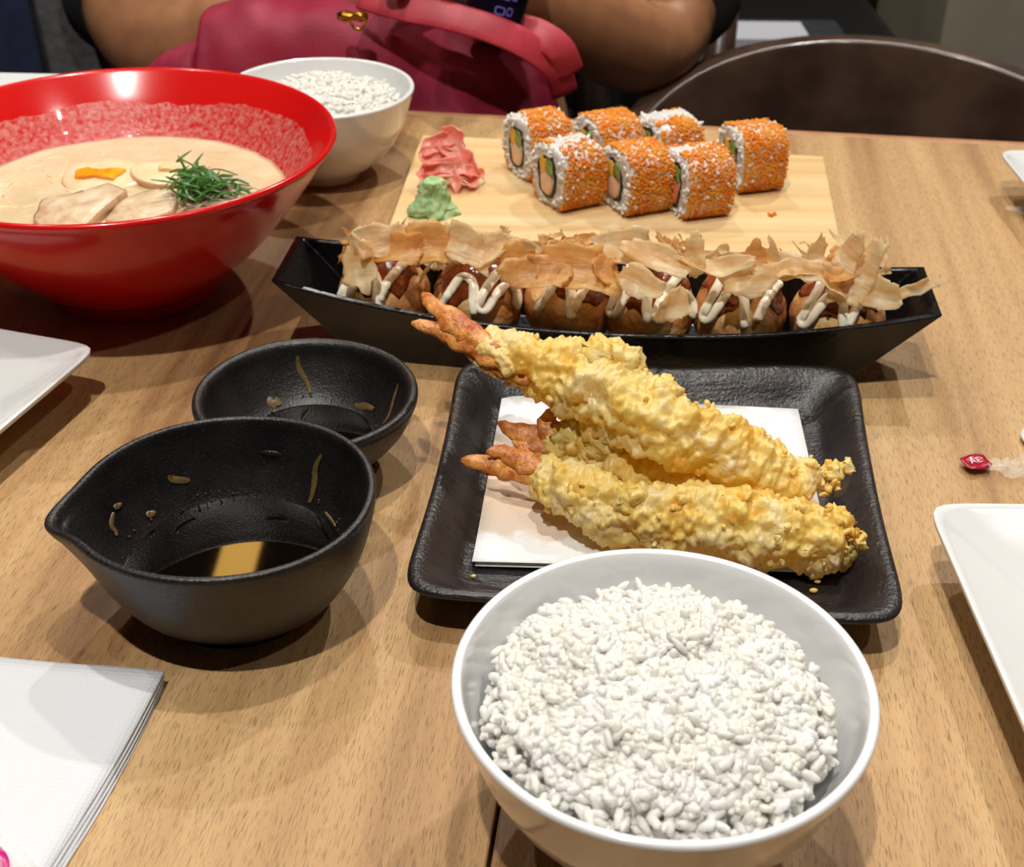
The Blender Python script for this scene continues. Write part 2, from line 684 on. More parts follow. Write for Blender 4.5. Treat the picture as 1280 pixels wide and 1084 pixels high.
lens_m = emit('lamp_lens', (255, 236, 206), 30.0)
for i, (x, y, e) in enumerate(DOWNLIGHTS):
    t = thing('ceiling_downlight', 'small round recessed downlight in the dark ceiling', 'downlight', (x, y, CEIL), 0, 'recessed ceiling downlights')
    ring = [(.036, -.004), (.05, -.004), (.052, 0), (.036, 0)]
    mesh('ring', *lathe(ring, 32, closed=True), M['legs'], t)
    mesh('lens', *lathe([(0, -.001), (.035, -.001), (.035, .0), (0, .0)], 32), lens_m, t)
    ld = bpy.data.lights.new('downlight_lamp', 'SPOT')
    ld.energy = e
    ld.color = (1.0, .955, .89)
    ld.shadow_soft_size = .022
    ld.spot_size = radians(150)
    ld.spot_blend = .6
    lo = bpy.data.objects.new('downlight_lamp', ld)
    COL.objects.link(lo)
    lo.parent = t
    lo.location = (0, 0, -.012)

# warm strip lamp on the ceiling, mirrored in the dipping sauce
t = thing('strip_lamp', 'long warm glowing strip lamp under the dark ceiling', 'lamp', (-.66, 2.7, CEIL))
bevel(mesh('housing', *box(-.09, .09, -.62, .62, -.03, 0), M['legs'], t, smooth=False), .004)
mesh('diffuser', *box(-.045, .045, -.6, .6, -.038, -.0305), emit('warm_strip', (255, 196, 96), 7.0), t, smooth=False)

# ------------------------------------------------------------------ tables (two pushed together, seam between)
TA = radians(-6.8)
T0 = Vector((-.0031, .2928, 0))
EX = Vector((cos(TA), sin(TA), 0))
EY = Vector((-sin(TA), cos(TA), 0))
for side, (x0, x1) in enumerate(((-.62, -.0007), (.0007, .62))):
    t = thing('dining_table', ['wood laminate table under the red ramen bowl and sauce bowls', 'wood laminate table under the sushi board and tempura plate'][side],
              'table', (T0.x, T0.y, FLOOR), TA)
    top = mesh('tabletop', *box(x0, x1, -.165, .6345, -FLOOR - .03, -FLOOR), wood_table('table_wood_%d' % side, side + 2), t, smooth=False)
    bevel(top, .0008, 2)
    bevel(mesh('edge_band', *box(x0, x1, .6345, .6435, -FLOOR - .03, -FLOOR - .0002), M['trim'], t, smooth=False), .002, 3)
    for lx in (x0 + .05, x1 - .05):
        for ly in (-.11, .58):
            bevel(mesh('leg', *box(lx - .02, lx + .02, ly - .02, ly + .02, 0, -FLOOR - .03), M['legs'], t, smooth=False), .003)

# ================================================================== RED RAMEN BOWL
RC = Vector((-.2075, .66, 0))
prof = crs([(.001, .004), (.038, .004), (.0415, .0), (.0450, .0), (.0462, .006), (.0560, .0135), (.0735, .0300), (.0905, .0500), (.1055, .0700), (.1120, .0795),
            (.1145, .0828), (.1140, .0850), (.1120, .0853), (.1085, .0815), (.1010, .0722), (.0960, .0655), (.0870, .0535), (.0690, .0350), (.0480, .0180), (.0200, .0105), (.001, .0095)], 5)
prof = [(0, .004)] + prof + [(0, .0095)]
tag(mesh('ramen_bowl', *lathe(prof, 160), M['red'], loc=RC), 'large glossy red bowl full of creamy ramen', 'bowl')
SZ = .0535


def soupz(a, r, z):
    x, y = r * cos(a), r * sin(a)
    return (x, y, z + .0007 * fb((x, y, 0), 70))


so = mesh('ramen_broth', *lathe([(0, -.004), (.083, -.004), (.0862, 0)] + [(.0862 - .0862 * k / 24, .0002) for k in range(1, 24)] + [(0, .0002)], 120, soupz), M['broth'], loc=RC + Vector((0, 0, SZ)))
tag(so, 'creamy beige ramen broth in the red bowl', 'soup')


def soyegg(px, py, rz, tilt, yolk_s, label):
    c = P(px, py, SZ + .003)
    t = thing('egg_half', label, 'egg', c, rz, 'egg halves in the ramen')
    t.rotation_euler = (tilt[0], tilt[1], rz)
    A, B, C = .0235, .0165, .013
    v, f = lathe([(0, -1), (.3, -.954), (.6, -.8), (.8, -.6), (.95, -.312), (1, -.06), (.995, -.02), (.97, 0)], 48,
                 lambda a, r, z: (A * r * cos(a) * (1 + .10 * cos(a)), B * r * sin(a) * (1 - .08 * cos(a)), C * z))
    f.append(tuple(range(len(v) - 48, len(v))))
    mesh('outer_white', v, f, M['eggskin'], t)
    v, f = lathe([(.965, .0), (.93, .0007), (.6, .001), (.3, .0008), (0, .0008)], 48,
                 lambda a, r, z: (A * r * cos(a) * (1 + .10 * cos(a)), B * r * sin(a) * (1 - .08 * cos(a)), z + .0004 * fb((r * cos(a), r * sin(a), px), 3)))
    cf_ = mesh('cut_face', v, f, M['eggwhite'], t)
    v, f = lathe([(1.0, .0004), (.96, .0022), (.8, .0030), (.45, .0026), (0, .0022)], 40,
                 lambda a, r, z: (-.001 + .0125 * yolk_s * r * cos(a) * (1 + .35 * noise.noise(Vector((cos(a) * 1.6, sin(a) * 1.6, px)))), .0060 * yolk_s * r * sin(a) * (1 + .45 * cos(2 * a + .4)) * (1 + .3 * noise.noise(Vector((cos(a) * 2, sin(a) * 2, px + 4)))), z + .0006 * fb((r * cos(a) * 2, r * sin(a) * 2, px), 2)))
    mesh('yolk', v, f, M['yolk'] if yolk_s > .9 else M['yolkpale'], cf_)


soyegg(127, 220, .05, (.24, -.02), 1.0, 'soy-stained boiled egg half with orange yolk showing in the ramen')
soyegg(213, 215, .25, (.05, .12), .45, 'pale boiled egg half sunk behind the green herbs in ramen')


def porkslice(name, pix, zs, label, seed):
    pts = [P(x, y, z) for (x, y), z in zip(pix, zs)]
    c = sum(pts, Vector()) / len(pts)
    t = thing(name, label, 'meat', c, 0, 'pork slices in the ramen')
    cp_ = [p - c for p in pts + [pts[0]]]
    loc = [tuple(cp_[i].lerp(cp_[i + 1], s_ / 5) * (1 + .05 * noise.noise(Vector((i * 1.7 + s_ * .6, seed, 0))))) for i in range(len(pts)) for s_ in range(5)]
    n = len(loc)
    ringt = [(x * s, y * s, z * s + h + .0006 * fb((x * s + seed, y * s, 0), 120)) for s, h in ((1, 0), (.97, .0012), (.6, .0016), (.25, .0016)) for x, y, z in loc]
    ringt.append((0, 0, .0016))
    f = [(k * n + i, k * n + (i + 1) % n, (k + 1) * n + (i + 1) % n, (k + 1) * n + i) for k in range(3) for i in range(n)]
    f += [(3 * n + i, 3 * n + (i + 1) % n, 4 * n) for i in range(n)]
    mesh('meat', ringt, f, M['pork'], t)
    sk = [(x * s, y * s, z * s + h) for s, h in ((.985, .0013), (1.006, .0008), (1.006, -.004), (.95, -.005)) for x, y, z in loc]
    f = [(k * n + i, k * n + (i + 1) % n, (k + 1) * n + (i + 1) % n, (k + 1) * n + i) for k in range(3) for i in range(n)]
    mesh('seared_edge', sk, f, M['porkedge'], t)


porkslice('pork_slice', [(42, 276), (52, 252), (92, 244), (136, 231), (158, 240), (128, 264), (104, 288), (60, 292)], [SZ + .002, SZ + .004, SZ + .006, SZ + .007, SZ + .007, SZ + .005, SZ + .003, SZ + .002],
          'roast pork slice in ramen leaning on the egg half', 1)
porkslice('pork_slice', [(132, 276), (150, 252), (188, 240), (212, 236), (222, 250), (216, 266), (184, 278), (150, 284)], [SZ + .001, SZ + .003, SZ + .004, SZ + .005, SZ + .004, SZ + .003, SZ + .001, SZ + .001],
          'roast pork slice with charred corner beside the green herbs', 2)

rng = random.Random(5)
t = thing('herb_garnish', 'tuft of shredded green herbs on the ramen', 'herbs', P(245, 240, SZ))
hb = P(245, 240, SZ)
for i in range(120):
    up = i < 76
    px = rng.gauss(246 if up else 268, 15 if up else 26)
    py = rng.gauss(226 if up else 236, 9 if up else 7)
    z = SZ + (rng.uniform(.003, .016) if up else rng.uniform(.001, .004))
    c = P(px, py, z) - hb
    a = rng.uniform(-.5, .7) if rng.random() < .6 else rng.uniform(0, pi)
    L = rng.uniform(.009, .018)
    pth = interp([(-L / 2, 0, -.001), (-.1 * L, rng.uniform(-.002, .002), rng.uniform(0, .002)), (L / 2, 0, rng.uniform(-.002, .003))], 8)
    w_ = rng.uniform(.0005, .0013)
    rd = [w_ * (.35 + .9 * sin(pi * (k + .6) / 8.2)) for k in range(8)]
    v, f = tube(pth, rd, 6, .28)
    mesh('leaf_strip', v, f, M['herb'], t, loc=c, rot=(rng.uniform(-.5, .5), rng.uniform(-.9, .5) if up else rng.uniform(-.15, .15), a))
parts = []
for i in range(26):
    c = P(rng.uniform(-40, 110), rng.uniform(182, 262), SZ - .0002) - RC
    if (c.x ** 2 + c.y ** 2) > .072 ** 2:
        continue
    L = rng.uniform(.02, .04)
    a = rng.uniform(-.6, .6)
    pth = interp([(c.x + L * s * cos(a) - .006 * sin(a) * sin(s * 6 + i), c.y + L * s * sin(a) + .006 * cos(a) * sin(s * 6 + i), c.z + .0004 * cos(s * 9 + i)) for s in (-.5, -.25, 0, .25, .5)], 14)
    pth = np.array([q for q in pth])
    if max(np.hypot(pth[:, 0], pth[:, 1])) > .083:
        continue
    parts.append(tube(pth, [.0008] * 14, 6))
nd = mesh('noodles', *join(*parts), M['noodle'], loc=RC)
tag(nd, 'thin yellow noodles just breaking the broth surface', 'noodles', kind='stuff')


# ================================================================== RICE BOWLS
RICEPROF = [(.001, .0035), (.0195, .0035), (.0208, .0), (.0235, .0), (.0246, .0050), (.0330, .0085), (.0445, .0190), (.0530, .0330), (.0582, .0470), (.0613, .0570),
            (.0619, .0592), (.0612, .0604), (.0598, .0603), (.0586, .0588), (.0560, .0480), (.0508, .0340), (.0425, .0215), (.0300, .0125), (.0150, .0088), (.001, .0080)]
GB, GF = unit_ellipsoid(7, 6)


def rice_bowl(loc, s, label, rlabel, ngr, seed, r_m, z0, hump, off=(0, 0)):
    prof = [(0, .0035 * s)] + [(r * s, z * s) for r, z in crs(RICEPROF, 5)] + [(0, .008 * s)]
    tag(mesh('rice_bowl', *lathe(prof, 144), M['porcelain'], loc=loc), label, 'bowl', 'white rice bowls')
    rng = random.Random(seed)

    def hz(x, y):
        r = sqrt((x - off[0]) ** 2 + (y - off[1]) ** 2) / r_m
        return z0 + hump * (1 - min(r, 1.1) ** 2.4) + .0042 * fb((x + seed, y, 1), 38) + .0020 * fb((x, y + seed, 2), 100, 2)
    mats = []
    while len(mats) < ngr:
        a, r = rng.uniform(0, 2 * pi), r_m * sqrt(rng.random())
        r *= 1 + .05 * noise.noise(Vector((cos(a) * 2, sin(a) * 2, seed)))
        x, y = off[0] + r * cos(a), off[1] + r * sin(a)
        edge = r / r_m
        z = hz(x, y) - .0004 - rng.random() * .0014 - (.010 * rng.random() if edge > .9 else 0)
        if rng.random() < .10:
            z += .0012
        L, wd = rng.uniform(.0026, .0036), rng.uniform(.0012, .0017)
        R = rotm(rng, .55 if rng.random() < .8 else 1.4) @ np.array(Matrix.Rotation(pi / 2, 3, 'Y'))
        m = np.zeros((3, 4))
        m[:, :3] = R @ np.diag((wd, wd * rng.uniform(.85, 1.1), L))
        m[:, 3] = (x, y, z)
        mats.append(m)
    gv, gf = scatter(GB, GF, mats)
    # the packed body of the rice under the loose top grains
    cv, cf = lathe([(0, -.03)] + [(r_m * .60, -.03), (r_m * .86, -.014)] + [(r_m * (.90 - .90 * k / 60), 0) for k in range(0, 60)] + [(0, 0)], 180,
                   lambda a, r, z: (off[0] + r * cos(a), off[1] + r * sin(a), (z0 + z) if z < 0 else hz(off[0] + r * cos(a), off[1] + r * sin(a)) - .0008 + .0006 * fb((r * cos(a), r * sin(a), seed), 420, 3)))
    v = np.concatenate([gv, np.array(cv)])
    f = gf + [tuple(i + len(gv) for i in q) for q in cf]
    o = mesh('steamed_rice', v, f, M['rice'], loc=loc)
    tag(o, rlabel, 'rice', kind='stuff')


rice_bowl(Vector((.0448, .2881, 0)), 1.0, 'white porcelain bowl of rice in front of the tempura plate', 'mound of steamed white rice in bowl before the tempura plate', 3300, 3, .0512, .0520, .0115, (-.001, .0015))
rice_bowl(Vector((-.1238, .825, 0)), .965, 'white porcelain bowl of rice behind the red ramen bowl', 'steamed white rice in bowl between red bowl and bag', 2200, 9, .0495, .0470, .0120)

# ================================================================== BLACK SAUCE BOWLS
BC = Vector((-.0882, .487, 0))
RB = [(.001, .003), (.018, .003), (.0195, 0), (.0225, 0), (.0240, .0040), (.0335, .0110), (.0425, .0215), (.0468, .0310), (.0478, .0345), (.0470, .0368), (.0448, .0370), (.0428, .0350),
      (.0408, .0285), (.0350, .0190), (.0285, .0125), (.0200, .0098), (.001, .0090)]
t = thing('sauce_bowl', 'small round black stoneware bowl with thick rim and sauce', 'bowl', BC)
prof = [(0, .003)] + crs(RB, 5) + [(0, .009)]
mesh('bowl', *lathe(prof, 112, lambda a, r, z: (r * cos(a) * (1 + .008 * sin(2 * a)), r * sin(a) * (1 + .008 * cos(3 * a)), z)), M['stone'], t)
DB2 = t
inner2 = [(.0428, .0350), (.0408, .0285), (.0350, .0190), (.0285, .0125), (.0200, .0098)]


def wall_drip(par, inner, a0, a1, z0, z1, wd, mat='drip', fn=None):
    rs, zs = [q[0] for q in inner][::-1], [q[1] for q in inner][::-1]
    pts = []
    for k in range(14):
        s = k / 13
        z = z0 + (z1 - z0) * s
        a = a0 + (a1 - a0) * s + .03 * sin(s * 5)
        r = float(np.interp(z, zs, rs)) - .0002
        p = fn(a, r, z) if fn else (r * cos(a), r * sin(a), z)
        pts.append(p)
    n = len(pts)
    rd = [wd * (.45 + .6 * sin(pi * (k + .8) / (n + .6))) for k in range(n)]
    v, f = [], []
    pts = np.array(pts)
    # flat smear lying on the wall
    for i in range(n):
        tn = pts[min(i + 1, n - 1)] - pts[max(i - 1, 0)]
        tn /= np.linalg.norm(tn)
        inw = np.array((-pts[i][0], -pts[i][1], .8 * np.hypot(pts[i][0], pts[i][1])))
        inw /= np.linalg.norm(inw)
        sd = np.cross(tn, inw)
        sd /= np.linalg.norm(sd)
        for q in (-1, -.5, 0, .5, 1):
            v.append(pts[i] + sd * q * rd[i] + inw * (.0004 * (1 - q * q) - .00012))
    for i in range(n - 1):
        for k in range(4):
            a = i * 5 + k
            f.append((a, a + 1, a + 6, a + 5))
    mesh('dried_drip', v, f, M[mat], par)


for a0, a1, z0, z1, wd in ((1.80, 1.72, .031, .0165, .0012), (.42, .25, .031, .0165, .0010), (2.22, 2.20, .0172, .0142, .0028), (.62, 1.0, .0165, .0145, .0016)):
    wall_drip(t, inner2, a0, a1, z0, z1, wd)
tag(mesh('soy_sauce', *lathe([(0, -.001), (.0270, -.001), (.0283, .0001), (.0272, -.00015)] + [(.0265 - .0265 * k / 12, -.0002) for k in range(12)] + [(0, -.0002)], 72), M['soy'], loc=BC + Vector((0, 0, .0128))), 'dark soy sauce in the small round black bowl', 'sauce')

SC_ = Vector((-.103, .394, 0))
SPA = radians(194)
SB = [(.001, .003), (.024, .003), (.0255, 0), (.0290, 0), (.0305, .0030), (.0400, .0120), (.0475, .0250), (.0515, .0380), (.0532, .0470), (.0530, .0498), (.0516, .0506), (.0500, .0495),
      (.0488, .0430), (.0452, .0300), (.0385, .0180), (.0285, .0105), (.0150, .0082), (.001, .0078)]


def spout(a, r, z):
    d = (a - SPA + pi) % (2 * pi) - pi
    k = max(0, (z - .010) / .04) ** 1.6
    g = exp(-(d / .20) ** 2)
    w2 = exp(-(d / .62) ** 2)
    rr = r * (1 + k * (.150 * g + .055 * w2) + .010 * sin(2 * a + 1)) - k * .004 * g * 0
    zz = z - .0030 * g * k * (1 if z > .045 else .5) + .0006 * sin(3 * a)
    zz = max(zz, 0) if z < .004 else zz
    return (rr * cos(a), rr * sin(a), zz if z > .004 else z)


t = thing('spouted_bowl', 'black stoneware pouring bowl with pinched spout holding dipping sauce', 'bowl', SC_)
mesh('bowl', *lathe([(0, .003)] + crs(SB, 5) + [(0, .0078)], 176, spout), M['stone'], t)
DB1 = t
inner1 = [(.0500, .0495), (.0488, .0430), (.0452, .0300), (.0385, .0180), (.0285, .0105)]
for a0, a1, z0, z1, wd in ((.93, .99, .0405, .0215, .0013), (2.30, 2.18, .0330, .0285, .0016), (2.95, 3.10, .0330, .0270, .0012), (2.62, 2.60, .0245, .0230, .0012), (2.88, 2.86, .0345, .0330, .0010), (.72, .52, .0212, .0200, .0007)):
    wall_drip(t, inner1, a0, a1, z0, z1, wd, fn=spout)
tag(mesh('dipping_sauce', *lathe([(0, -.001), (.0380, -.001), (.0399, .0002), (.0388, -.00015)] + [(.038 - .038 * k / 16, -.0002) for k in range(16)] + [(0, -.0002)], 90, lambda a, r, z: (spout(a, r, .0195)[0], spout(a, r, .0195)[1], z)), M['soy'], loc=SC_ + Vector((0, 0, .0195))),
    'dark thin dipping sauce in the spouted black bowl', 'sauce')


def droplets(par, inner, zr, n, seed, fn=None):
    rs, zs = [q[0] for q in inner][::-1], [q[1] for q in inner][::-1]
    rg = random.Random(seed)
    mats = []
    for k in range(n):
        z = rg.uniform(*zr)
        a = rg.uniform(.2, pi + .4)
        r = float(np.interp(z, zs, rs)) - .0001
        m = np.zeros((3, 4))
        m[:, :3] = np.eye(3) * rg.uniform(.0003, .0006)
        m[:, 3] = fn(a, r, z) if fn else (r * cos(a), r * sin(a), z)
        mats.append(m)
    o = mesh('sauce_droplets', *scatter(*unit_ellipsoid(8, 6), mats), M['droplet'], par)
    o['kind'] = 'stuff'


droplets(DB2, inner2, (.0125, .0165), 22, 3)
droplets(DB1, inner1, (.0195, .0235), 22, 4, spout)


# ================================================================== SQUARE PLATES
def squircle(p):
    return lambda a: 1 / (abs(cos(a)) ** p + abs(sin(a)) ** p) ** (1 / p)


def sq_angles(fn):
    return fn


# tempura plate: corners at rim height
CZ = .0185
CBL, CBR, CFR, CFL = (P(572, 449, CZ), P(1074, 460, CZ), P(1142, 789, CZ), P(494, 748, CZ))
PC = (CBL + CBR + CFR + CFL) / 4
sq9 = squircle(11)


def plate_fn(a, r, z):
    # spread angles so that the corners get more points
    k = sq9(a)
    u, v_ = r * k * cos(a), r * k * sin(a)
    u *= 1 - .035 * (1 - v_ * v_) * abs(u)
    v_ *= 1 - .022 * (1 - u * u) * abs(v_)
    p = (CBL * (1 - u) * (1 + v_) + CBR * (1 + u) * (1 + v_) + CFR * (1 + u) * (1 - v_) + CFL * (1 - u) * (1 - v_)) / 4 - PC
    e = max(0, r - .6) / .4
    wv = .0016 * e * (noise.noise(Vector((cos(a) * 1.7, sin(a) * 1.7, 4.0))) * 1.5 + .5 * cos(4 * a + pi))
    return (p.x, p.y, max(0, z + wv) if z > .003 else z)


pp = [(.001, .002), (.58, .002), (.60, 0), (.68, 0), (.71, .003), (.86, .0095), (.965, .0150), (.998, .0172), (1.0, .0186), (.985, .0198), (.955, .0196), (.90, .0160), (.82, .0085), (.76, .0062), (.70, .0056), (.4, .0054), (.001, .0054)]
v, f = lathe([(0, .002)] + crs(pp, 5) + [(0, .0054)], 240, plate_fn)
tag(mesh('tempura_plate', v, f, M['slate'], loc=(PC.x, PC.y, 0)), 'square black stoneware plate carrying tempura on white paper', 'plate')

# absorbent paper, folded once
q = [P(628, 495, .0085), P(997, 515, .0075), P(1042, 721, .0065), P(590, 709, .0065)]
pc = sum(q, Vector()) / 4
t = thing('absorbent_paper', 'white folded paper sheet soaking oil under the tempura', 'paper', (pc.x, pc.y, .0058))
for k in range(2):
    v, f = [], []
    for j in range(15):
        for i in range(17):
            u, s = i / 16, j / 14
            p = q[3] * (1 - u) * (1 - s) + q[2] * u * (1 - s) + q[0] * (1 - u) * s + q[1] * u * s
            if k == 0:
                p = p + Vector((.0012 * (1 - u), -.0012 * s, 0))
            bulge = .0016 * max(0, .12 - s) / .12 * k
            eg = max(abs(2 * u - 1), abs(2 * s - 1))
            v.append((p.x - pc.x, p.y - pc.y, .0004 + k * .0006 + bulge + .0022 * max(0, eg - .75) / .25 * (1 if s > .5 or u > .8 else .4)))
    for j in range(14):
        for i in range(16):
            a = j * 17 + i
            f.append((a, a + 1, a + 18, a + 17))
    solid(mesh('paper_layer', v, f, M['paper'], t), .0003)

# white square plates
sq7 = squircle(20)


def white_plate(cx, cy, half, rz, label, h=.026):
    def fn(a, r, z):
        k = sq7(a)
        return (r * k * cos(a) * half, r * k * sin(a) * half, z)
    pr = [(.001, .003), (.50, .003), (.52, 0), (.58, 0), (.61, .004), (.80, .014), (.975, h - .004), (1.0, h - .0012), (.995, h), (.97, h - .0004), (.94, h - .002), (.78, .0155), (.62, .0085), (.50, .0066), (.3, .006), (.001, .006)]
    v, f = lathe([(0, .003)] + crs(pr, 4) + [(0, .006)], 200, fn)
    tag(mesh('side_plate', v, f, M['plate_white'], loc=(cx, cy, 0), rot=(0, 0, rz)), label, 'plate', 'square white side plates')


c = P(1158, 628, .026)
white_plate(c.x + .088, c.y - .088, .088, radians(0), 'empty square white plate beside the tempura plate and torn wrapper')
c = P(124, 432, .026)
ex, ey = Vector((cos(radians(-17)), sin(radians(-17)), 0)), Vector((sin(radians(17)), cos(radians(17)), 0))
c = c - ex * .088 - ey * .088
white_plate(c.x, c.y, .088, radians(-17), 'empty square white plate in front of the red ramen bowl')
c = P(1247, 187, .026)
white_plate(c.x + .088, c.y - .088, .088, radians(0), 'empty square white plate by the table edge near the bentwood chair')
c = P(104, 90, .026)
white_plate(c.x - .088, c.y - .090, .088, radians(-2), 'empty square white plate behind the red ramen bowl')


# ================================================================== TEMPURA
def tempura(name, path, rads, label, seed, lobes, clumps=(), m=250, n=84):
    """path: (px,py,z) list, rads in metres at those points; lobes: list of (pixel path, radius)"""
    base = [P(*q) for q in path]
    c0 = sum(base, Vector()) / len(base)
    c0.z = 0.006
    t = thing(name, label, 'tempura', c0, 0, 'shrimp tempura on the plate')
    pts = interp([tuple(b - c0) + (r,) for b, r in zip(base, rads)], m)
    rr = pts[:, 3]
    rr[:4] *= np.linspace(.35, 1, 4)
    rr[-6:] *= np.sqrt(np.linspace(.16, 1, 6)[::-1])
    so = Vector((seed * 5.1, seed * 2.3, seed * 9.7))

    def disp(p, d, r):
        q = Vector(p) + so
        F1 = noise.voronoi(q * 150)[0][0]
        F2 = noise.voronoi(q * 330)[0][0]
        a = .34 * r * noise.noise(q * 62) + .26 * r * noise.noise(q * 140) + .12 * r * noise.noise(q * 340) + .06 * r * noise.noise(q * 700)
        a += .0050 * max(0, .50 - F1) + .0026 * max(0, .55 - F2) * (1 if noise.noise(q * 90) > -.15 else .3) - .0008
        return np.array(d) * a
    v, f = tube(pts[:, :3], rr, n, .93, disp=disp)
    rng = random.Random(seed)
    # crisp drips of batter standing proud of the coat
    bv, bf = unit_ellipsoid(9, 7)
    mats = []
    for k in range(70):
        i = rng.randrange(int(m * .06), m - 2)
        a = rng.uniform(0, 2 * pi)
        T = pts[min(i + 1, m - 1), :3] - pts[i - 1, :3]
        T /= np.linalg.norm(T)
        b = np.array([0, 0, 1.]) - T * T[2]
        b /= np.linalg.norm(b)
        s = np.cross(T, b)
        d = s * cos(a) + b * sin(a)
        p = pts[i, :3] + d * rr[i] * rng.uniform(.90, 1.04)
        if p[2] < .004:
            continue
        sz = rng.uniform(.0007, .0016)
        mm = np.zeros((3, 4))
        mm[:, :3] = rotm(rng) @ np.diag((sz, sz * rng.uniform(.6, 1), sz * rng.uniform(.5, 1.2)))
        mm[:, 3] = p
        mats.append(mm)
    # ragged frill at the head end
    e = pts[-1, :3]
    T = pts[-1, :3] - pts[-6, :3]
    T /= np.linalg.norm(T)
    for k in range(40):
        ax = rng.uniform(-.004, .007)
        p = e + T * ax + np.array([rng.uniform(-.002, .002), rng.gauss(0, .004), rng.gauss(.003, .0035)]) * (1 - max(0, ax) * 60)
        sz = rng.uniform(.0007, .0015)
        mm = np.zeros((3, 4))
        mm[:, :3] = rotm(rng) @ np.diag((sz, sz * .8, sz * rng.uniform(1, 2.4)))
        mm[:, 3] = p
        mats.append(mm)
    sv, sf = scatter(bv, bf, mats)
    hv, hf = unit_ellipsoid(26, 18)
    for cx_, cy_, cz_, cr in clumps:
        cc = np.array(P(cx_, cy_, cz_) - c0)
        cl_ = [cc + q_ * cr * (1 + .35 * noise.noise(Vector(q_) * 1.8 + so + Vector((cx_, 0, 0))) + .22 * noise.noise(Vector(q_) * 4.5 + so) + .5 * max(0, .5 - noise.voronoi(Vector(q_) * 2.6 + so)[0][0])) for q_ in hv]
        b_ = len(sv)
        sv = np.concatenate([sv, np.array(cl_)])
        sf = sf + [tuple(i + b_ for i in q_) for q_ in hf]
    vv = [Vector(p) for p in sv]
    sv = np.array([p + Vector((noise.noise((p + so) * 400), noise.noise((p - so) * 400), noise.noise((p + so * 2) * 400))) * .0013 for p in vv])
    v = np.concatenate([np.array(v), sv])
    f = f + [tuple(i + n * m for i in q_) for q_ in sf]
    mesh('batter', v, f, M['batter'], t)
    for k, (lp, lr) in enumerate(lobes):
        lb = [P(*q_) - c0 for q_ in lp]
        L = interp([tuple(x) for x in lb], 18)
        rd = [lr * (.62 + .75 * sin(pi * min(1, (i + 1) / 15)) * (.4 + .6 * i / 17)) * (1 if i < 15 else (1.0, .72, .25)[i - 15]) for i in range(18)]

        def dl(p, d, r):
            return np.array(d) * r * (.35 * noise.noise(Vector(p) * 230 + so) + .18 * noise.noise(Vector(p) * 600 + so))
        v, f = tube(L, rd, 14, .42, up=(.1, -.75, .65), disp=dl)
        o = mesh('tail_fin', v, f, M['tail'], t)
        if k == 0:
            o['label'] = 'orange shrimp tail fin'


tempura('shrimp_tempura', [(596, 428, .060), (640, 446, .058), (700, 470, .054), (760, 495, .052), (830, 530, .048), (900, 562, .040), (965, 588, .032), (1022, 604, .027)],
        [.0072, .0108, .0140, .0160, .0148, .0134, .0118, .0080], 'battered shrimp lying on top of the other tempura, orange tail raised', 1,
        [([(648, 462, .058), (600, 436, .061), (555, 414, .063), (514, 404, .065)], .0052), ([(620, 440, .062), (575, 408, .066), (545, 385, .069), (528, 366, .071)], .0050),
         ([(665, 474, .055), (635, 458, .0565), (600, 440, .059), (565, 425, .061)], .0056)],
        [(752, 446, .064, .0085), (778, 456, .063, .0085), (715, 442, .062, .0060), (830, 494, .058, .0070), (716, 500, .048, .0070), (772, 535, .042, .0080), (885, 528, .048, .0060), (1040, 590, .030, .0042), (1058, 584, .030, .0030)])
tempura('shrimp_tempura', [(700, 548, .0240), (732, 558, .0250), (770, 574, .0250), (812, 592, .0240), (855, 604, .0225), (930, 612, .0205)],
        [.0090, .0140, .0165, .0155, .0120, .0085], 'battered shrimp half hidden under the topmost tempura, brown tail fanned', 2,
        [([(735, 560, .026), (700, 545, .030), (686, 530, .034), (690, 511, .037)], .0056), ([(730, 562, .024), (690, 552, .027), (655, 545, .029), (622, 528, .031)], .0050),
         ([(725, 570, .022), (690, 565, .024), (660, 560, .026), (640, 546, .028)], .0046)],
        [(715, 545, .032, .0075), (700, 560, .026, .0070), (760, 552, .036, .0080), (690, 590, .022, .0065), (820, 560, .034, .0070)], m=170)
tempura('shrimp_tempura', [(672, 594, .0215), (705, 612, .0215), (750, 632, .0215), (815, 646, .0215), (890, 655, .0215), (960, 664, .0215), (1015, 672, .0215), (1056, 678, .0210)],
        [.0070, .0112, .0128, .0136, .0140, .0140, .0138, .0118], 'battered shrimp beside the big rice bowl, straight and thick', 3,
        [([(690, 598, .021), (650, 590, .021), (612, 580, .021), (576, 575, .022)], .0048), ([(690, 592, .023), (655, 578, .025), (630, 566, .026), (608, 566, .027)], .0044)],
        [(735, 612, .028, .0070), (790, 625, .031, .0060), (930, 628, .031, .0060), (1045, 655, .027, .0065), (1050, 690, .016, .0060), (850, 628, .031, .0055), (995, 640, .031, .0050)])
bv, bf = unit_ellipsoid(8, 6)
for px, py, s in ((1017, 738, .0011), (1022, 727, .0009), (592, 720, .0007)):
    p = P(px, py, .0075)
    tag(mesh('batter_crumb', bv * np.array([s * 1.6, s, s * .8]), bf, M['batter'], loc=p), 'tiny batter crumb fallen on the black plate', 'crumb', 'batter crumbs on the plate')

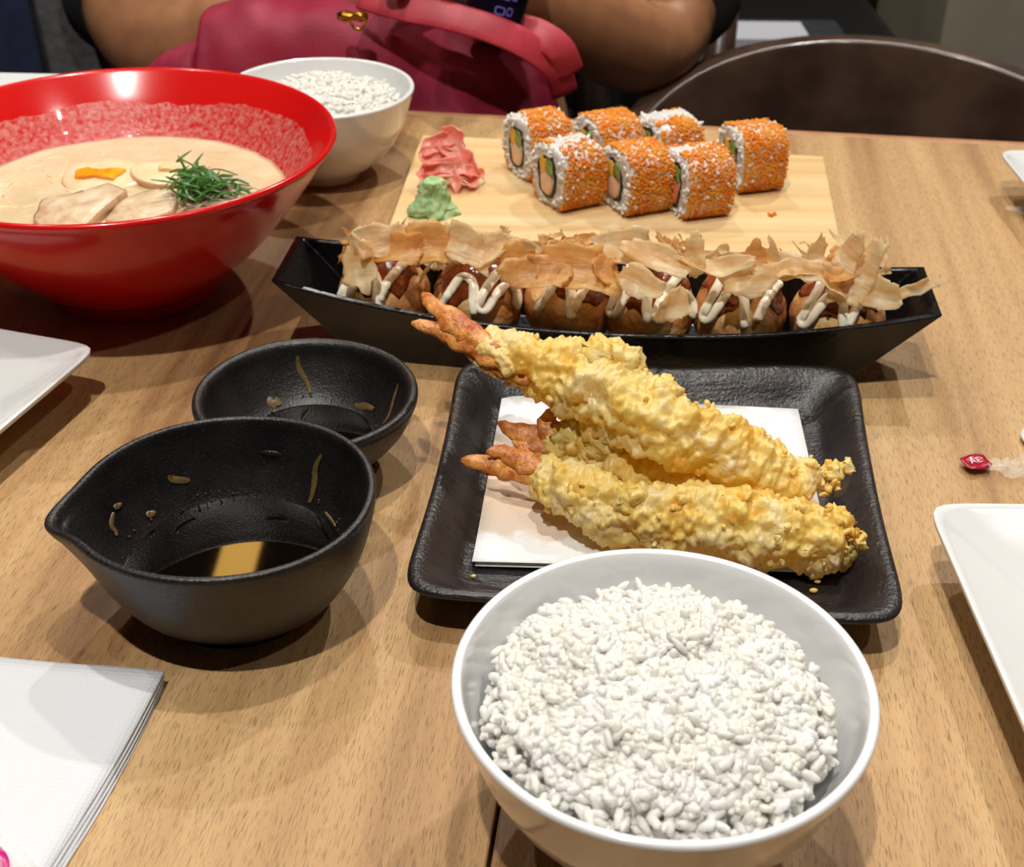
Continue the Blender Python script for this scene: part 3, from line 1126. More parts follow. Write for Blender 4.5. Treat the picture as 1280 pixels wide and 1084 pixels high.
# ================================================================== BAMBOO BOARD + SUSHI
BZ = .018
bq = [P(483, 290, BZ), P(1055, 322, BZ), P(1030, 195, BZ), P(527, 168, BZ)]
bc = sum(bq, Vector()) / 4
t = thing('serving_board', 'pale bamboo serving board with two raised feet under the sushi', 'board', (bc.x, bc.y, 0))
v = [(p.x - bc.x, p.y - bc.y, z) for z in (.0045, BZ) for p in bq]
f = [(3, 2, 1, 0), (4, 5, 6, 7), (0, 1, 5, 4), (1, 2, 6, 5), (2, 3, 7, 6), (3, 0, 4, 7)]
bevel(mesh('board', v, f, M['bamboo'], t, smooth=False), .0012, 3)
for s in (.12, .88):
    a0, a1 = bq[0].lerp(bq[1], s) - bc, bq[3].lerp(bq[2], s) - bc
    a0, a1 = a0.lerp(a1, .06), a0.lerp(a1, .94)
    v = [(p.x + dx, p.y, z) for z in (0, .0047) for p, dx in ((a0, -.012), (a0, .012), (a1, .012), (a1, -.012))]
    mesh('foot', v, f, M['bamboo'], t, smooth=False)

ROEB, ROEF = unit_ellipsoid(6, 4)
W_, H_, L_ = .0370, .0365, .0290


def sec(a, s):
    k = 1 / (abs(cos(a)) ** 3.4 + abs(sin(a)) ** 3.4) ** (1 / 3.4)
    return s * k * cos(a), s * k * sin(a)


def sushi(cpx, cpy, beta, white, label, seed, crabfill=False):
    cor = P(cpx, cpy, BZ)
    b = radians(beta)
    off = Vector((-L_ / 2 * cos(b) + W_ / 2 * sin(b), -L_ / 2 * sin(b) - W_ / 2 * cos(b), 0)) * .93
    c = cor - off
    t = thing('sushi_roll', label, 'sushi', (c.x, c.y, BZ), b, 'roe covered sushi rolls on the board')
    so = Vector((seed * 3.3, seed * 1.9, seed * 4.4))
    rng = random.Random(seed * 13)

    def body(a, s, x):
        y, z = sec(a, s)
        p = Vector((x, y * W_ / 2, H_ / 2 + z * H_ / 2))
        q = p + so
        d = .0011 * noise.noise(q * 60) + .0009 * noise.noise(q * 330) + .0009 * max(0, .5 - noise.voronoi(q * 300)[0][0])
        nrm = Vector((0, y, z)) if s > .985 else Vector((-1 if x < 0 else 1, 0, 0))
        p = p + nrm.normalized() * d if nrm.length > 0 else p
        p.z = max(p.z, .0002)
        return tuple(p)
    h = L_ / 2
    prof = [(0, -h), (.2, -h), (.35, -h), (.5, -h), (.62, -h), (.74, -h), (.85, -h), (.94, -h + .0002), (.99, -h + .0012)] + [(1, -h + .003 + (L_ - .006) * k / 12) for k in range(13)] + [(.99, h - .0012), (.94, h - .0002), (.7, h), (.4, h), (0, h)]
    mesh('rice', *lathe(prof, 64, body), M['rice'], t)
    # nori ring and fillings run through the roll

    def oval(cy, cz, ry, rz_, x0, x1, p=2.6, wob=.12, ang=0.):
        def fn(a, r, x):
            k = 1 / (abs(cos(a)) ** p + abs(sin(a)) ** p) ** (1 / p)
            k *= 1 + wob * noise.noise(Vector((cos(a) * 1.5, sin(a) * 1.5, seed + cy * 300)))
            y, z = r * k * cos(a) * ry, r * k * sin(a) * rz_
            return (x, cy + y * cos(ang) - z * sin(ang), H_ / 2 + cz + y * sin(ang) + z * cos(ang))
        return fn
    e = .0011
    NY, NZ = .0092, .0118
    mesh('nori', *lathe([(1.06, -h - e), (1.06, h + e), (.93, h + e), (.93, -h - e)], 40, oval(0, 0, NY, NZ, 0, 0, 2.4, .22), closed=True), M['nori'], t)

    def fill(nm, mat, cy, cz, ry, rz_, ang=0., ex=.0014):
        mesh(nm, *lathe([(0, -h - ex), (.8, -h - ex), (1, -h - ex + .0004), (1, h + ex - .0004), (.8, h + ex), (0, h + ex)], 24, oval(cy, cz, ry, rz_, 0, 0, 3.0, .10, ang)), M[mat], t)
    fill('crab_stick' if crabfill else 'surimi', 'crab' if crabfill else 'surimi', rng.uniform(-.001, .001), -.0042, .0062, .0068)
    fill('cucumber', 'cuke', -.0030, .0062, .0044, .0052, .3)
    fill('omelette', 'egg', .0044, .0052, .0034, .0056, -.15)
    # roe coat on the rolled outside
    mats = []
    tries = 0
    while len(mats) < 3000 and tries < 12000:
        tries += 1
        a, x = rng.uniform(0, 2 * pi), rng.uniform(-h, h)
        if sin(a) < -.85:
            continue
        y, z = sec(a, 1.0)
        p = Vector((x, y * W_ / 2, H_ / 2 + z * H_ / 2))
        cov = .95 + .85 * noise.noise((p + so) * 85) - white * max(0, sin(a)) * (.30 + .8 * (noise.noise((p - so) * 60) > -.1)) - .35 * max(0, (abs(x) - h + .004) / .004) + .35 * max(0, -sin(a + .6)) + .22 * (cos(a) < 0)
        if rng.random() > cov:
            continue
        nr = Vector((0, y, z)).normalized()
        p = p + nr * rng.uniform(-.0001, .0010)
        if p.z < .0006:
            continue
        sz = rng.uniform(.00058, .00080)
        m = np.zeros((3, 4))
        m[:, :3] = np.eye(3) * sz
        m[:, 3] = p
        mats.append(m)
    o = mesh('roe_coat', *scatter(ROEB, ROEF, mats), M['roe'], t)
    o['kind'] = 'stuff'
    # loose rice grains of the coat
    mats = []
    for k in range(45 + int(95 * min(1, white))):
        face = k < 45
        if face:
            a, s = rng.uniform(0, 2 * pi), rng.uniform(.72, .95)
            y, z = sec(a, s)
            p = (-h - .0002, y * W_ / 2, H_ / 2 + z * H_ / 2)
        else:
            a = rng.uniform(-.5, pi + .5)
            y, z = sec(a, 1.0)
            p = (rng.uniform(-h, h), y * W_ / 2, H_ / 2 + z * H_ / 2)
            p = (p[0], p[1] * .995, p[2] - .0003)
        if p[2] < .0015:
            continue
        m = np.zeros((3, 4))
        m[:, :3] = rotm(rng) @ np.diag((.0011, .0011, .0024))
        m[:, 3] = p
        mats.append(m)
    o = mesh('rice_grains', *scatter(GB, GF, mats), M['rice'], t)
    o['kind'] = 'stuff'


sushi(664, 231, 27, .55, 'sushi roll behind the whitest-topped roll, cut face showing cucumber, beside ginger', 1)
sushi(704, 269, 29, 1.0, 'sushi roll with mostly white rice top nearest the wasabi', 2)
sushi(750, 232, 24, .3, 'sushi roll with solid orange top behind the row facing the takoyaki boat', 3)
sushi(786, 275, 24, .45, 'middle sushi roll of the row of three facing the takoyaki boat', 4)
sushi(824, 232, 22, 1.15, 'sushi roll with pale top half hidden behind the row facing the takoyaki', 5)
sushi(858, 279, 18, .6, 'sushi roll with red crab stick ending the row facing the takoyaki', 6, True)
sushi(926, 246, 17, .35, 'sushi roll with deep orange roe standing apart at board end', 7)
rng = random.Random(77)
p = P(964, 270, BZ)
mats = []
for k in range(16):
    m = np.zeros((3, 4))
    m[:, :3] = np.eye(3) * .0007
    m[:, 3] = (rng.gauss(0, .0011), rng.gauss(0, .0010), .0007 + rng.random() * .0012)
    mats.append(m)
tag(mesh('fallen_roe', *scatter(ROEB, ROEF, mats), M['roe'], loc=p), 'small clump of orange roe fallen on the bamboo board', 'roe')

# wasabi
wp = P(541, 266, BZ)


def wfn(a, r, z):
    x, y = r * cos(a) * 1.0, r * sin(a) * .85
    q_ = Vector((x, y, z))
    k = 1 + .30 * noise.noise(q_ * 110 + Vector((3, 1, 2))) + .20 * noise.noise(q_ * 260) + .10 * noise.noise(q_ * 520)
    dz = .0015 * noise.noise(q_ * 190 + Vector((9, 9, 9)))
    return (x * k + .0006 * z / .02, y * k, max(0, z + dz) if z > .0005 else 0)


prof = crs([(.0128, .0), (.0134, .0018), (.0118, .0045), (.0094, .0090), (.0086, .0135), (.0076, .0180), (.0056, .0205), (.0030, .0202), (.001, .0196)], 5)
v, f = lathe([(0, 0)] + prof + [(0, .0196)], 64, wfn)
tag(mesh('wasabi_lump', v, f, M['wasabi'], loc=wp), 'lump of pale green wasabi in front of pink ginger', 'wasabi')

# pickled ginger slices
gp = P(560, 232, BZ)
GS = [  # dx, dy, z, w, h, bend, rx, ry, rz, taper
    (.000, .000, .0060, .030, .020, 2.6, .15, .0, .2, 0), (-.010, .002, .0070, .022, .016, 2.2, .3, -.3, 1.0, .2), (.010, .000, .0065, .022, .016, 2.4, .2, .3, -.6, .1),
    (-.004, .004, .0170, .026, .017, 2.6, .75, -.1, .3, .1), (.005, .005, .0185, .024, .016, 2.2, .6, .5, -.4, .2), (-.007, .007, .0235, .024, .012, 1.6, 1.1, -.35, .35, .3),
    (.002, .009, .0265, .018, .016, 1.8, 1.2, .1, -.2, .2), (.012, .003, .0130, .022, .010, 2.4, .7, .6, -.9, .1), (.015, -.001, .0080, .016, .011, 2.8, .6, .2, .5, .1),
    (.004, -.006, .0085, .026, .008, 1.5, .9, .8, -1.0, .4), (-.002, -.003, .0125, .026, .013, 2.0, .8, -.2, .1, .2)]
for k, (dx, dy, z, wd, ht, bd, rx, ry, rz, tp) in enumerate(GS):
    o = mesh('ginger_slice', *sheet(wd, ht, 16, 12, bd, .8, .0018, 110, .22, tp, k + 31), M['ginger'], loc=gp + Vector((dx, dy, z)), rot=(rx, ry, rz))
    solid(o, .0011)
    s = o.modifiers.new('sub', 'SUBSURF')
    s.levels = s.render_levels = 1
    tag(o, 'thin folded slice of pink pickled ginger in the heap behind wasabi', 'ginger', 'pickled ginger slices')

# ================================================================== TAKOYAKI BOAT
A_ = radians(-5.2)
BO = Vector((.0435, .5915, 0))
Rz = Matrix.Rotation(A_, 3, 'Z')
Ri = Rz.inverted()
t = thing('takoyaki_boat', 'long black lacquer boat dish holding takoyaki', 'dish', BO, A_)
HX = .1595


def rim(u):  # u -1..1 along the boat: half width, height
    return .0265 + .0150 * (1 - u * u), .0315 + .0115 * abs(u) ** 2.2


NXB = 40
# cross-section corners (fraction of way from base to rim, thickness) outer shell then inner shell
rows = []
for i in range(NXB + 1):
    u = -1 + 2 * i / NXB
    hw, hz = rim(u)
    xo = u * HX
    xb = u * (HX - .040)
    hb_ = .0215 + .006 * (1 - u * u)
    xi = u * (HX - .0045)
    xbi = u * (HX - .040)
    hwi = hw - .0032
    hbi = hb_ - .002
    rows.append([(xb, -hb_, 0), (xo, -hw, hz), (xi, -hwi, hz), (xbi, -hbi, .004), (xbi, hbi, .004), (xi, hwi, hz), (xo, hw, hz), (xb, hb_, 0)])
v, f = [], []
for r in rows:
    v += r
for i in range(NXB):
    for k in range(8):
        a, b = i * 8 + k, i * 8 + (k + 1) % 8
        f.append((a, b, b + 8, a + 8))
# ends: outer sloping panel, rim strip, inner sloping panel
e0, e1 = 0, NXB * 8
f += [(e0 + 0, e0 + 7, e0 + 6, e0 + 1), (e0 + 1, e0 + 6, e0 + 5, e0 + 2), (e0 + 2, e0 + 5, e0 + 4, e0 + 3)]
f += [(e1 + 1, e1 + 6, e1 + 7, e1 + 0), (e1 + 2, e1 + 5, e1 + 6, e1 + 1), (e1 + 3, e1 + 4, e1 + 5, e1 + 2)]
bt = mesh('dish', v, f, M['lacquer'], t, smooth=False)
bevel(bt, .0011, 3)
bt.data.polygons.foreach_set('use_smooth', [True] * len(bt.data.polygons))
bt.data.set_sharp_from_angle(angle=radians(28))

ballpx = [478, 598, 712, 812, 922, 1040]
BR = .0226
balls = []
descr = ['takoyaki ball at the boat end nearest the red bowl', 'takoyaki ball second from the boat end near red bowl', 'takoyaki ball third from the boat end near red bowl',
         'takoyaki ball third from the boat end near the wood chair', 'takoyaki ball second from the boat end near wood chair', 'takoyaki ball at the boat end nearest the wood chair']
for i, px in enumerate(ballpx):
    g = P(px, 375, .026)
    lx = (Ri @ (g - BO)).x
    c = BO + Rz @ Vector((lx, -.002, 0))
    balls.append((lx, c))
    t = thing('takoyaki_ball', descr[i] + ', with sauce and mayonnaise', 'takoyaki', (c.x, c.y, .0042), A_, 'takoyaki balls in the boat')
    so = Vector((i * 3.1, i * 1.7, 2))

    def sph(k, th, ph, grow=0.):
        d = Vector((sin(th) * cos(ph), sin(th) * sin(ph), cos(th)))
        r = BR * (1 + .05 * noise.noise(d * 2 + so) + .015 * noise.noise(d * 9 + so)) + grow
        p = d * r
        return Vector((p.x, p.y, max(p.z, -BR * .93) + BR * .95))
    n1, n2 = 48, 28
    v = [tuple(sph(0, 0, 0))]
    for a in range(1, n2):
        for b in range(n1):
            v.append(tuple(sph(0, pi * a / n2, 2 * pi * b / n1)))
    v.append(tuple(sph(0, pi, 0)))
    f = [(0, 1 + b, 1 + (b + 1) % n1) for b in range(n1)]
    for a in range(n2 - 2):
        for b in range(n1):
            q0, q1 = 1 + a * n1 + b, 1 + a * n1 + (b + 1) % n1
            f.append((q0, q0 + n1, q1 + n1, q1))
    o0 = 1 + (n2 - 2) * n1
    f += [(o0 + b, len(v) - 1, o0 + (b + 1) % n1) for b in range(n1)]
    mesh('ball', v, f, M['ball'], t)
    # sauce cap with ragged edge
    v, f = [tuple(sph(0, 0, 0, .0010))], []
    for a in range(1, 15):
        for b in range(n1):
            ph = 2 * pi * b / n1
            lim = 1.12 + .42 * noise.noise(Vector((cos(ph) * 1.6, sin(ph) * 1.6, i * 2.2))) + .25 * noise.noise(Vector((cos(ph) * 4, sin(ph) * 4, i)))
            v.append(tuple(sph(0, lim * a / 14, ph, .0010 if a < 13 else (.0006 if a == 13 else -.0008))))
    f = [(0, 1 + b, 1 + (b + 1) % n1) for b in range(n1)]
    for a in range(13):
        for b in range(n1):
            q0, q1 = 1 + a * n1 + b, 1 + a * n1 + (b + 1) % n1
            f.append((q0, q0 + n1, q1 + n1, q1))
    mesh('sauce', v, f, M['sauce'], t)
    rng = random.Random(40 + i)
    # mayonnaise drizzle: hairpins running from the top down the near side
    for k in range(2):
        o_ = (-.58 + 1.02 * k) + rng.uniform(-.12, .12)
        hairpin = [(-.25, o_ + .30), (.35, o_ + .12), (.85, o_ - .12), (1.22, o_ - .26), (1.30, o_ - .10), (.95, o_ + .10), (.6, o_ + .34), (.75, o_ + .58), (1.15, o_ + .62), (1.38, o_ + .66)]
        if rng.random() < .4:
            hairpin = hairpin[:4] if k else hairpin[4:]
        pts = []
        for th, sd in hairpin:
            # th: angle from the top towards the viewer, sd: sideways angle
            d = Vector((sin(sd), -sin(th) * cos(sd), cos(th) * cos(sd))).normalized()
            tt, pp_ = math.acos(max(-1, min(1, d.z))), atan2(d.y, d.x)
            pts.append(tuple(sph(0, tt, pp_, .0018)))
        L = interp(pts, 44)
        rd = [.0025 * (1 + .22 * noise.noise(Vector((q_ * .35, i, k)))) for q_ in range(44)]
        rd[0] *= .4
        rd[-1] *= .4
        mesh('mayonnaise', *tube(L, rd, 10, .8), M['mayo'], t)

# bonito flakes: hand-placed big ones, then small curls
rng = random.Random(21)
BIG = [  # px, py, z, width, height, rx, rz, bend, taper, mat
    (447, 338, .050, .022, .034, 1.15, -.35, .7, .3, 1), (478, 312, .058, .034, .026, .95, .5, .8, .3, 1), (500, 322, .056, .030, .022, .7, -.2, 1.3, 0, 2), (540, 318, .056, .036, .028, .8, .3, .9, .1, 2),
    (572, 312, .059, .040, .024, .85, -.6, .5, .2, 1), (612, 325, .056, .028, .022, .6, .3, 1.1, .2, 1), (672, 352, .053, .038, .024, .75, .1, .9, .2, 2), (716, 345, .055, .044, .028, .7, -.1, 1.0, .3, 2),
    (690, 334, .056, .026, .020, .5, .8, 1.2, .1, 2), (788, 322, .058, .046, .026, .75, .35, .7, .2, 1), (824, 336, .056, .044, .022, .6, -.25, .8, .1, 1), (872, 322, .060, .016, .026, 1.3, -.5, .4, .5, 1),
    (838, 392, .046, .022, .022, 1.35, .35, .7, .25, 1), (800, 362, .052, .028, .020, 1.0, -.6, .6, .1, 1), (896, 344, .055, .040, .018, .5, -.3, .9, .2, 1), (930, 362, .052, .030, .022, .9, -.2, .9, .2, 1),
    (942, 332, .058, .018, .024, 1.2, .1, .7, .5, 2), (966, 330, .059, .012, .028, 1.4, .5, .5, .6, 1), (985, 350, .054, .030, .018, .6, .2, 1.4, .1, 1), (1016, 352, .054, .034, .018, .7, -.2, 1.3, .1, 1),
    (1022, 328, .060, .014, .024, 1.35, .15, .3, .4, 1), (1058, 330, .060, .016, .036, 1.2, -.75, .5, .5, 1), (1080, 352, .053, .018, .040, 1.0, -.7, .7, .3, 1), (1104, 376, .046, .022, .020, .9, -.5, .8, .2, 1),
    (1136, 374, .044, .030, .008, .8, .35, .6, .3, 1), (1046, 345, .055, .028, .020, .6, .6, 1.0, .1, 2), (756, 350, .053, .022, .020, .8, .9, .9, .2, 2), (640, 336, .055, .016, .020, 1.0, -.2, .7, .4, 2)]
FG = 'bonito flakes on the takoyaki'


BALLNAME = ['the ball at the boat end nearest the red bowl', 'the second ball from the red bowl end', 'the third ball from the red bowl end',
            'the third ball from the wood chair end', 'the second ball from the wood chair end', 'the ball at the boat end nearest the chair']


def flake_sheet(wd, ht, bend, twist, taper, seed, nu=14, nv=10):
    r_ = random.Random(seed * 77 + 5)
    c = [(sx * (1 + r_.uniform(-.30, .15)) * (1 - (taper if sy > 0 else 0)) + r_.uniform(-.15, .15), sy * (1 + r_.uniform(-.28, .15))) for sx, sy in ((-1, -1), (1, -1), (1, 1), (-1, 1))]
    so = Vector((seed * 1.31, seed * 2.17, seed * .7))
    v, f = [], []
    b2 = r_.uniform(-.8, .8)
    pw = r_.choice((2.2, 3.0, 5.0))
    for j in range(nv + 1):
        for i in range(nu + 1):
            u, t_ = i / nu * 2 - 1, j / nv * 2 - 1
            x = sum(q[0] * (1 + a * u) * (1 + b * t_) for q, (a, b) in zip(c, ((-1, -1), (1, -1), (1, 1), (-1, 1)))) / 4
            y = sum(q[1] * (1 + a * u) * (1 + b * t_) for q, (a, b) in zip(c, ((-1, -1), (1, -1), (1, 1), (-1, 1)))) / 4
            e = max(abs(u), abs(t_)) ** 4
            rd_ = max(abs(u), abs(t_)) / max(1e-6, (abs(u) ** pw + abs(t_) ** pw) ** (1 / pw))
            jg = rd_ * (1 + e * (.30 * noise.noise(Vector((u * 1.6, t_ * 1.6, 0)) + so) + .16 * noise.noise(Vector((u * 5, t_ * 5, 3)) + so)))
            x, y = x * jg * wd / 2, y * jg * ht / 2
            z = .0034 * noise.noise(Vector((x, y, 0)) * 55 + so) + .0042 * abs(noise.noise(Vector((x, y, 2)) * 85 + so)) + .0010 * noise.noise(Vector((x, y, 5)) * 260 + so) + b2 * x * x / wd
            R = ht / (bend if abs(bend) > .05 else .05)
            th = y / R
            y, z = (R - z) * sin(th), R - (R - z) * cos(th)
            tw = twist * (x / wd)
            y, z = y * cos(tw) - z * sin(tw), y * sin(tw) + z * cos(tw)
            v.append((x, y, z))
    for j in range(nv):
        for i in range(nu):
            a = j * (nu + 1) + i
            f.append((a, a + 1, a + nu + 2, a + nu + 1))
    return v, f


def flake(loc, wd, ht, rx, ry, rz, bend, taper, mt, seed):
    o = mesh('bonito_flake', *flake_sheet(wd, ht, bend, rng.uniform(-.9, .9), taper, seed), M['flake%d' % mt], loc=loc, rot=(rx, ry, rz))
    solid(o, .00022)
    nb = min(range(6), key=lambda k: (balls[k][1] - Vector(loc)).xy.length)
    size = 'broad' if wd * ht > 7e-4 else ('shredded' if ht < .0052 else ('slender' if max(wd, ht) > .022 else 'tiny'))
    tag(o, '%s %s bonito flake on %s' % (size, 'pale' if mt == 1 else 'golden', BALLNAME[nb]), 'bonito flake', FG)


for k, (px, py, z, wd, ht, rx, rz, bd, tp, mt) in enumerate(BIG):
    flake(P(px, py - 9, z + .003), wd, ht * .85, rx, rng.uniform(-.3, .3), rz, bd * 1.3, tp, mt, k + 1)
for k in range(44):
    i = rng.randrange(6)
    lx, c = balls[i]
    q_ = BO + Rz @ Vector((lx + rng.uniform(-.024, .024), rng.gauss(.014, .006), 0))
    q_.z = .050 + rng.uniform(-.003, .007) - 12 * (q_ - c).xy.length ** 2
    flake(q_, rng.uniform(.008, .020), rng.uniform(.006, .014), rng.uniform(.1, 1.3), rng.uniform(-.6, .6), rng.uniform(-1.2, 1.2), rng.uniform(.8, 2.4), rng.uniform(0, .5), rng.choice((1, 2, 2)), 100 + k)

for k in range(64):
    i = rng.randrange(6)
    lx, c = balls[i]
    q_ = BO + Rz @ Vector((lx + rng.uniform(-.024, .024), rng.gauss(.008, .008), 0))
    q_.z = .0545 + rng.uniform(-.002, .007) - 10 * (q_ - c).xy.length ** 2
    flake(q_, rng.uniform(.010, .026), rng.uniform(.0022, .0050), rng.uniform(.2, 1.4), rng.uniform(-.7, .7), rng.uniform(-1.4, 1.4), rng.uniform(.6, 2.0), rng.uniform(0, .6), rng.choice((1, 1, 2)), 300 + k)

# ================================================================== NAPKIN, WRAPPERS
nc = P(202, 845, .004)
nr = atan2(*(P(0, 820, .004) - nc).yx) - pi
t = thing('paper_napkin', 'stacked white embossed paper napkin beside the spouted black bowl', 'napkin', (nc.x, nc.y, 0), nr)
for k in range(4):
    W2, H2 = .15, .15
    v, f = [], []
    for j in range(25):
        for i in range(25):
            s, u = j / 24, i / 24
            x, y = -W2 * u, -H2 * s
            # right-hand edge gently curved like in a folded stack
            x += (.0004 * (3 - k)) * (1 - u) + .0018 * sin(s * 5.2 + .3 * k) * (1 - u)
            x += (-.16 * y * -1) * (1 - u) * .06
            y += -.0006 * (3 - k) * (1 - s)
            cr = exp(-((u / .25) ** 2 + (s / .3) ** 2))
            z = .0005 + .0008 * k + (.0011 * k) * cr + .0003 * fb((x, y, k), 60)
            v.append((x, y, z))
    for j in range(24):
        for i in range(24):
            a = j * 25 + i
            f.append((a, a + 25, a + 26, a + 1))
    solid(mesh('napkin_ply', v, f, M['napkin'], t), .0006)

# clear wet-wipe sachet with magenta print lying on the napkin
sA, sB = P(0, 1057, .0075), P(47, 1082, .0075)
t = thing('wipe_sachet', 'clear plastic wet wipe sachet with magenta print on the napkin', 'sachet', (sB.x + .008, sB.y - .001, .0066), atan2(sB.y - sA.y, sB.x - sA.x))
for nm, mt, x0, x1, y0, y1, zz in (('film', 'plastic', -.075, 0, -.05, 0, .0014), ('print', 'magenta', -.075, -.0105, -.046, -.0022, .0016)):
    v, f = sheet(x1 - x0, y1 - y0, 26, 18, .05, 0, .0007, 170, .02, 0, 5)
    solid(mesh(nm, [(x, y, z * .6) for x, y, z in v], f, M[mt], t, loc=((x0 + x1) / 2, (y0 + y1) / 2, zz)), .0003)

# torn red-and-clear wrapper
wp = P(1218, 586, 0)
t = thing('torn_wrapper', 'torn clear plastic wrapper with red printed end on table', 'wrapper', (wp.x, wp.y, .0003), radians(20))
v, f = sheet(.0120, .0105, 8, 6, .2, 0, .0006, 200, .08, 0, 3)
o = solid(mesh('red_end', [(x, y, z + .0032) for x, y, z in v], f, M['wrapred'], t), .0004)
cu = bpy.data.curves.new('print_text', 'FONT')
cu.body = 'AE'
cu.size = .0052
cu.extrude = .00012
cu.align_x = 'CENTER'
tx = bpy.data.objects.new('print_letters', cu)
me = bpy.data.meshes.new_from_object(tx)
me.materials.append(M['wrapmark'])
tl = bpy.data.objects.new('print_letters', me)
COL.objects.link(tl)
tl.parent = o
tl.location = (-.0008, -.0019, .0044)
bpy.data.objects.remove(tx)
v, f = sheet(.040, .014, 36, 14, .3, 0, .0024, 210, .12, 0, 8)
mesh('clear_film', [(x + .0225, y - .004, z + .0035) for x, y, z in v], f, M['plastic'], t, rot=(0, 0, radians(-22)))

p = P(1272, 531, .004)
v, f = sheet(.05, .03, 14, 10, .2, .1, .0006, 60, .02, 0, 14)
o = solid(mesh('paper_scrap', [(x + .0235, y - .0150, z + .003) for x, y, z in v], f, M['napkin'], loc=(p.x, p.y, 0), rot=(0, 0, radians(4))), .0008)
tag(o, 'folded white tissue scrap above the torn wrapper', 'tissue')
p = P(30, 362, 0)
v, f = sheet(.050, .030, 16, 10, .3, .2, .0016, 100, .1, 0, 17)
o = mesh('plastic_film', [(x - .012, y + .004, z + .003) for x, y, z in v], f, M['plastic'], loc=(p.x, p.y, 0), rot=(0, 0, radians(-35)))
tag(o, 'clear plastic film lying against the red ramen bowl foot', 'wrapper')
p = P(1286, 268, 0)
v, f = sheet(.030, .012, 16, 8, .3, .2, .0012, 120, .1, 0, 19)
o = mesh('plastic_film', [(x, y, z + .0025) for x, y, z in v], f, M['plastic'], loc=(p.x, p.y, 0))
tag(o, 'clear plastic scrap beside the plate near the bentwood chair', 'wrapper')


# ================================================================== PERSON WITH BAG
def skin_mesh(name, joints, edges, mat, parent, root, sub=2):
    me = bpy.data.meshes.new(name)
    names = list(joints)
    me.from_pydata([joints[k][0] for k in names], [(names.index(a), names.index(b)) for a, b in edges], [])
    me.materials.append(mat)
    o = bpy.data.objects.new(name, me)
    COL.objects.link(o)
    o.parent = parent
    sk = o.modifiers.new('skin', 'SKIN')
    sk.use_smooth_shade = True
    lay = me.skin_vertices[0].data
    for i, k in enumerate(names):
        r = joints[k][1]
        lay[i].radius = (r, r) if not isinstance(r, tuple) else r
        lay[i].use_root = (k == root)
    ss = o.modifiers.new('sub', 'SUBSURF')
    ss.levels = ss.render_levels = sub
    return o


PX, PYY = -.10, 1.27
pt = thing('person', 'seated person in dark short-sleeved shirt with forearms over a red bag', 'person', (PX, PYY, FLOOR))
O = Vector((PX, PYY, FLOOR))


def J(x, y, z):
    return (x - O.x, y - O.y, z - O.z)


eL, wL = PY(208, 70, 1.13), PY(505, -12, 1.04)     # elbow / wrist on the bowl side
eR, wR = PY(815, 72, 1.17), PY(655, -8, 1.03)      # elbow / wrist with the watch
jo = {
    'pelvis': (J(PX, 1.32, -.24), (.15, .11)), 'waist': (J(PX, 1.31, -.08), (.14, .10)), 'chest': (J(PX, 1.30, .10), (.16, .11)), 'upper': (J(PX, 1.31, .22), (.13, .09)),
    'neck': (J(PX, 1.30, .31), .055), 'jaw': (J(PX, 1.27, .40), (.06, .075)), 'brow': (J(PX, 1.28, .48), (.075, .09)), 'crown': (J(PX, 1.30, .55), (.055, .065)),
    'shL': (J(PX - .17, 1.31, .21), .062), 'shR': (J(PX + .17, 1.31, .21), .062),
    'uaL': (J(*PY(150, 8, 1.20)), .044), 'uaR': (J(*PY(855, 2, 1.21)), .044),
    'eL': (J(*eL), .047), 'eR': (J(*eR), .047),
    'fL': (J(*eL.lerp(wL, .35)), .045), 'fR': (J(*eR.lerp(wR, .35)), .046),
    'wL': (J(*wL), (.027, .021)), 'wR': (J(*wR), (.028, .021)),
    'hipL': (J(PX - .10, 1.27, -.26), .085), 'hipR': (J(PX + .10, 1.27, -.26), .085),
    'knL': (J(PX - .13, .93, -.26), .062), 'knR': (J(PX + .13, .93, -.26), .062),
    'caL': (J(PX - .14, .97, -.45), .050), 'caR': (J(PX + .14, .97, -.45), .050),
    'anL': (J(PX - .14, 1.0, -.68), .036), 'anR': (J(PX + .14, 1.0, -.68), .036), 'toL': (J(PX - .15, .88, -.72), .03), 'toR': (J(PX + .15, .88, -.72), .03),
}
ed = [('pelvis', 'waist'), ('waist', 'chest'), ('chest', 'upper'), ('upper', 'neck'), ('neck', 'jaw'), ('jaw', 'brow'), ('brow', 'crown'), ('upper', 'shL'), ('upper', 'shR'), ('shL', 'uaL'), ('uaL', 'eL'), ('eL', 'fL'), ('fL', 'wL'),
      ('shR', 'uaR'), ('uaR', 'eR'), ('eR', 'fR'), ('fR', 'wR'), ('pelvis', 'hipL'), ('pelvis', 'hipR'), ('hipL', 'knL'), ('knL', 'caL'), ('caL', 'anL'), ('anL', 'toL'), ('hipR', 'knR'), ('knR', 'caR'), ('caR', 'anR'), ('anR', 'toR')]
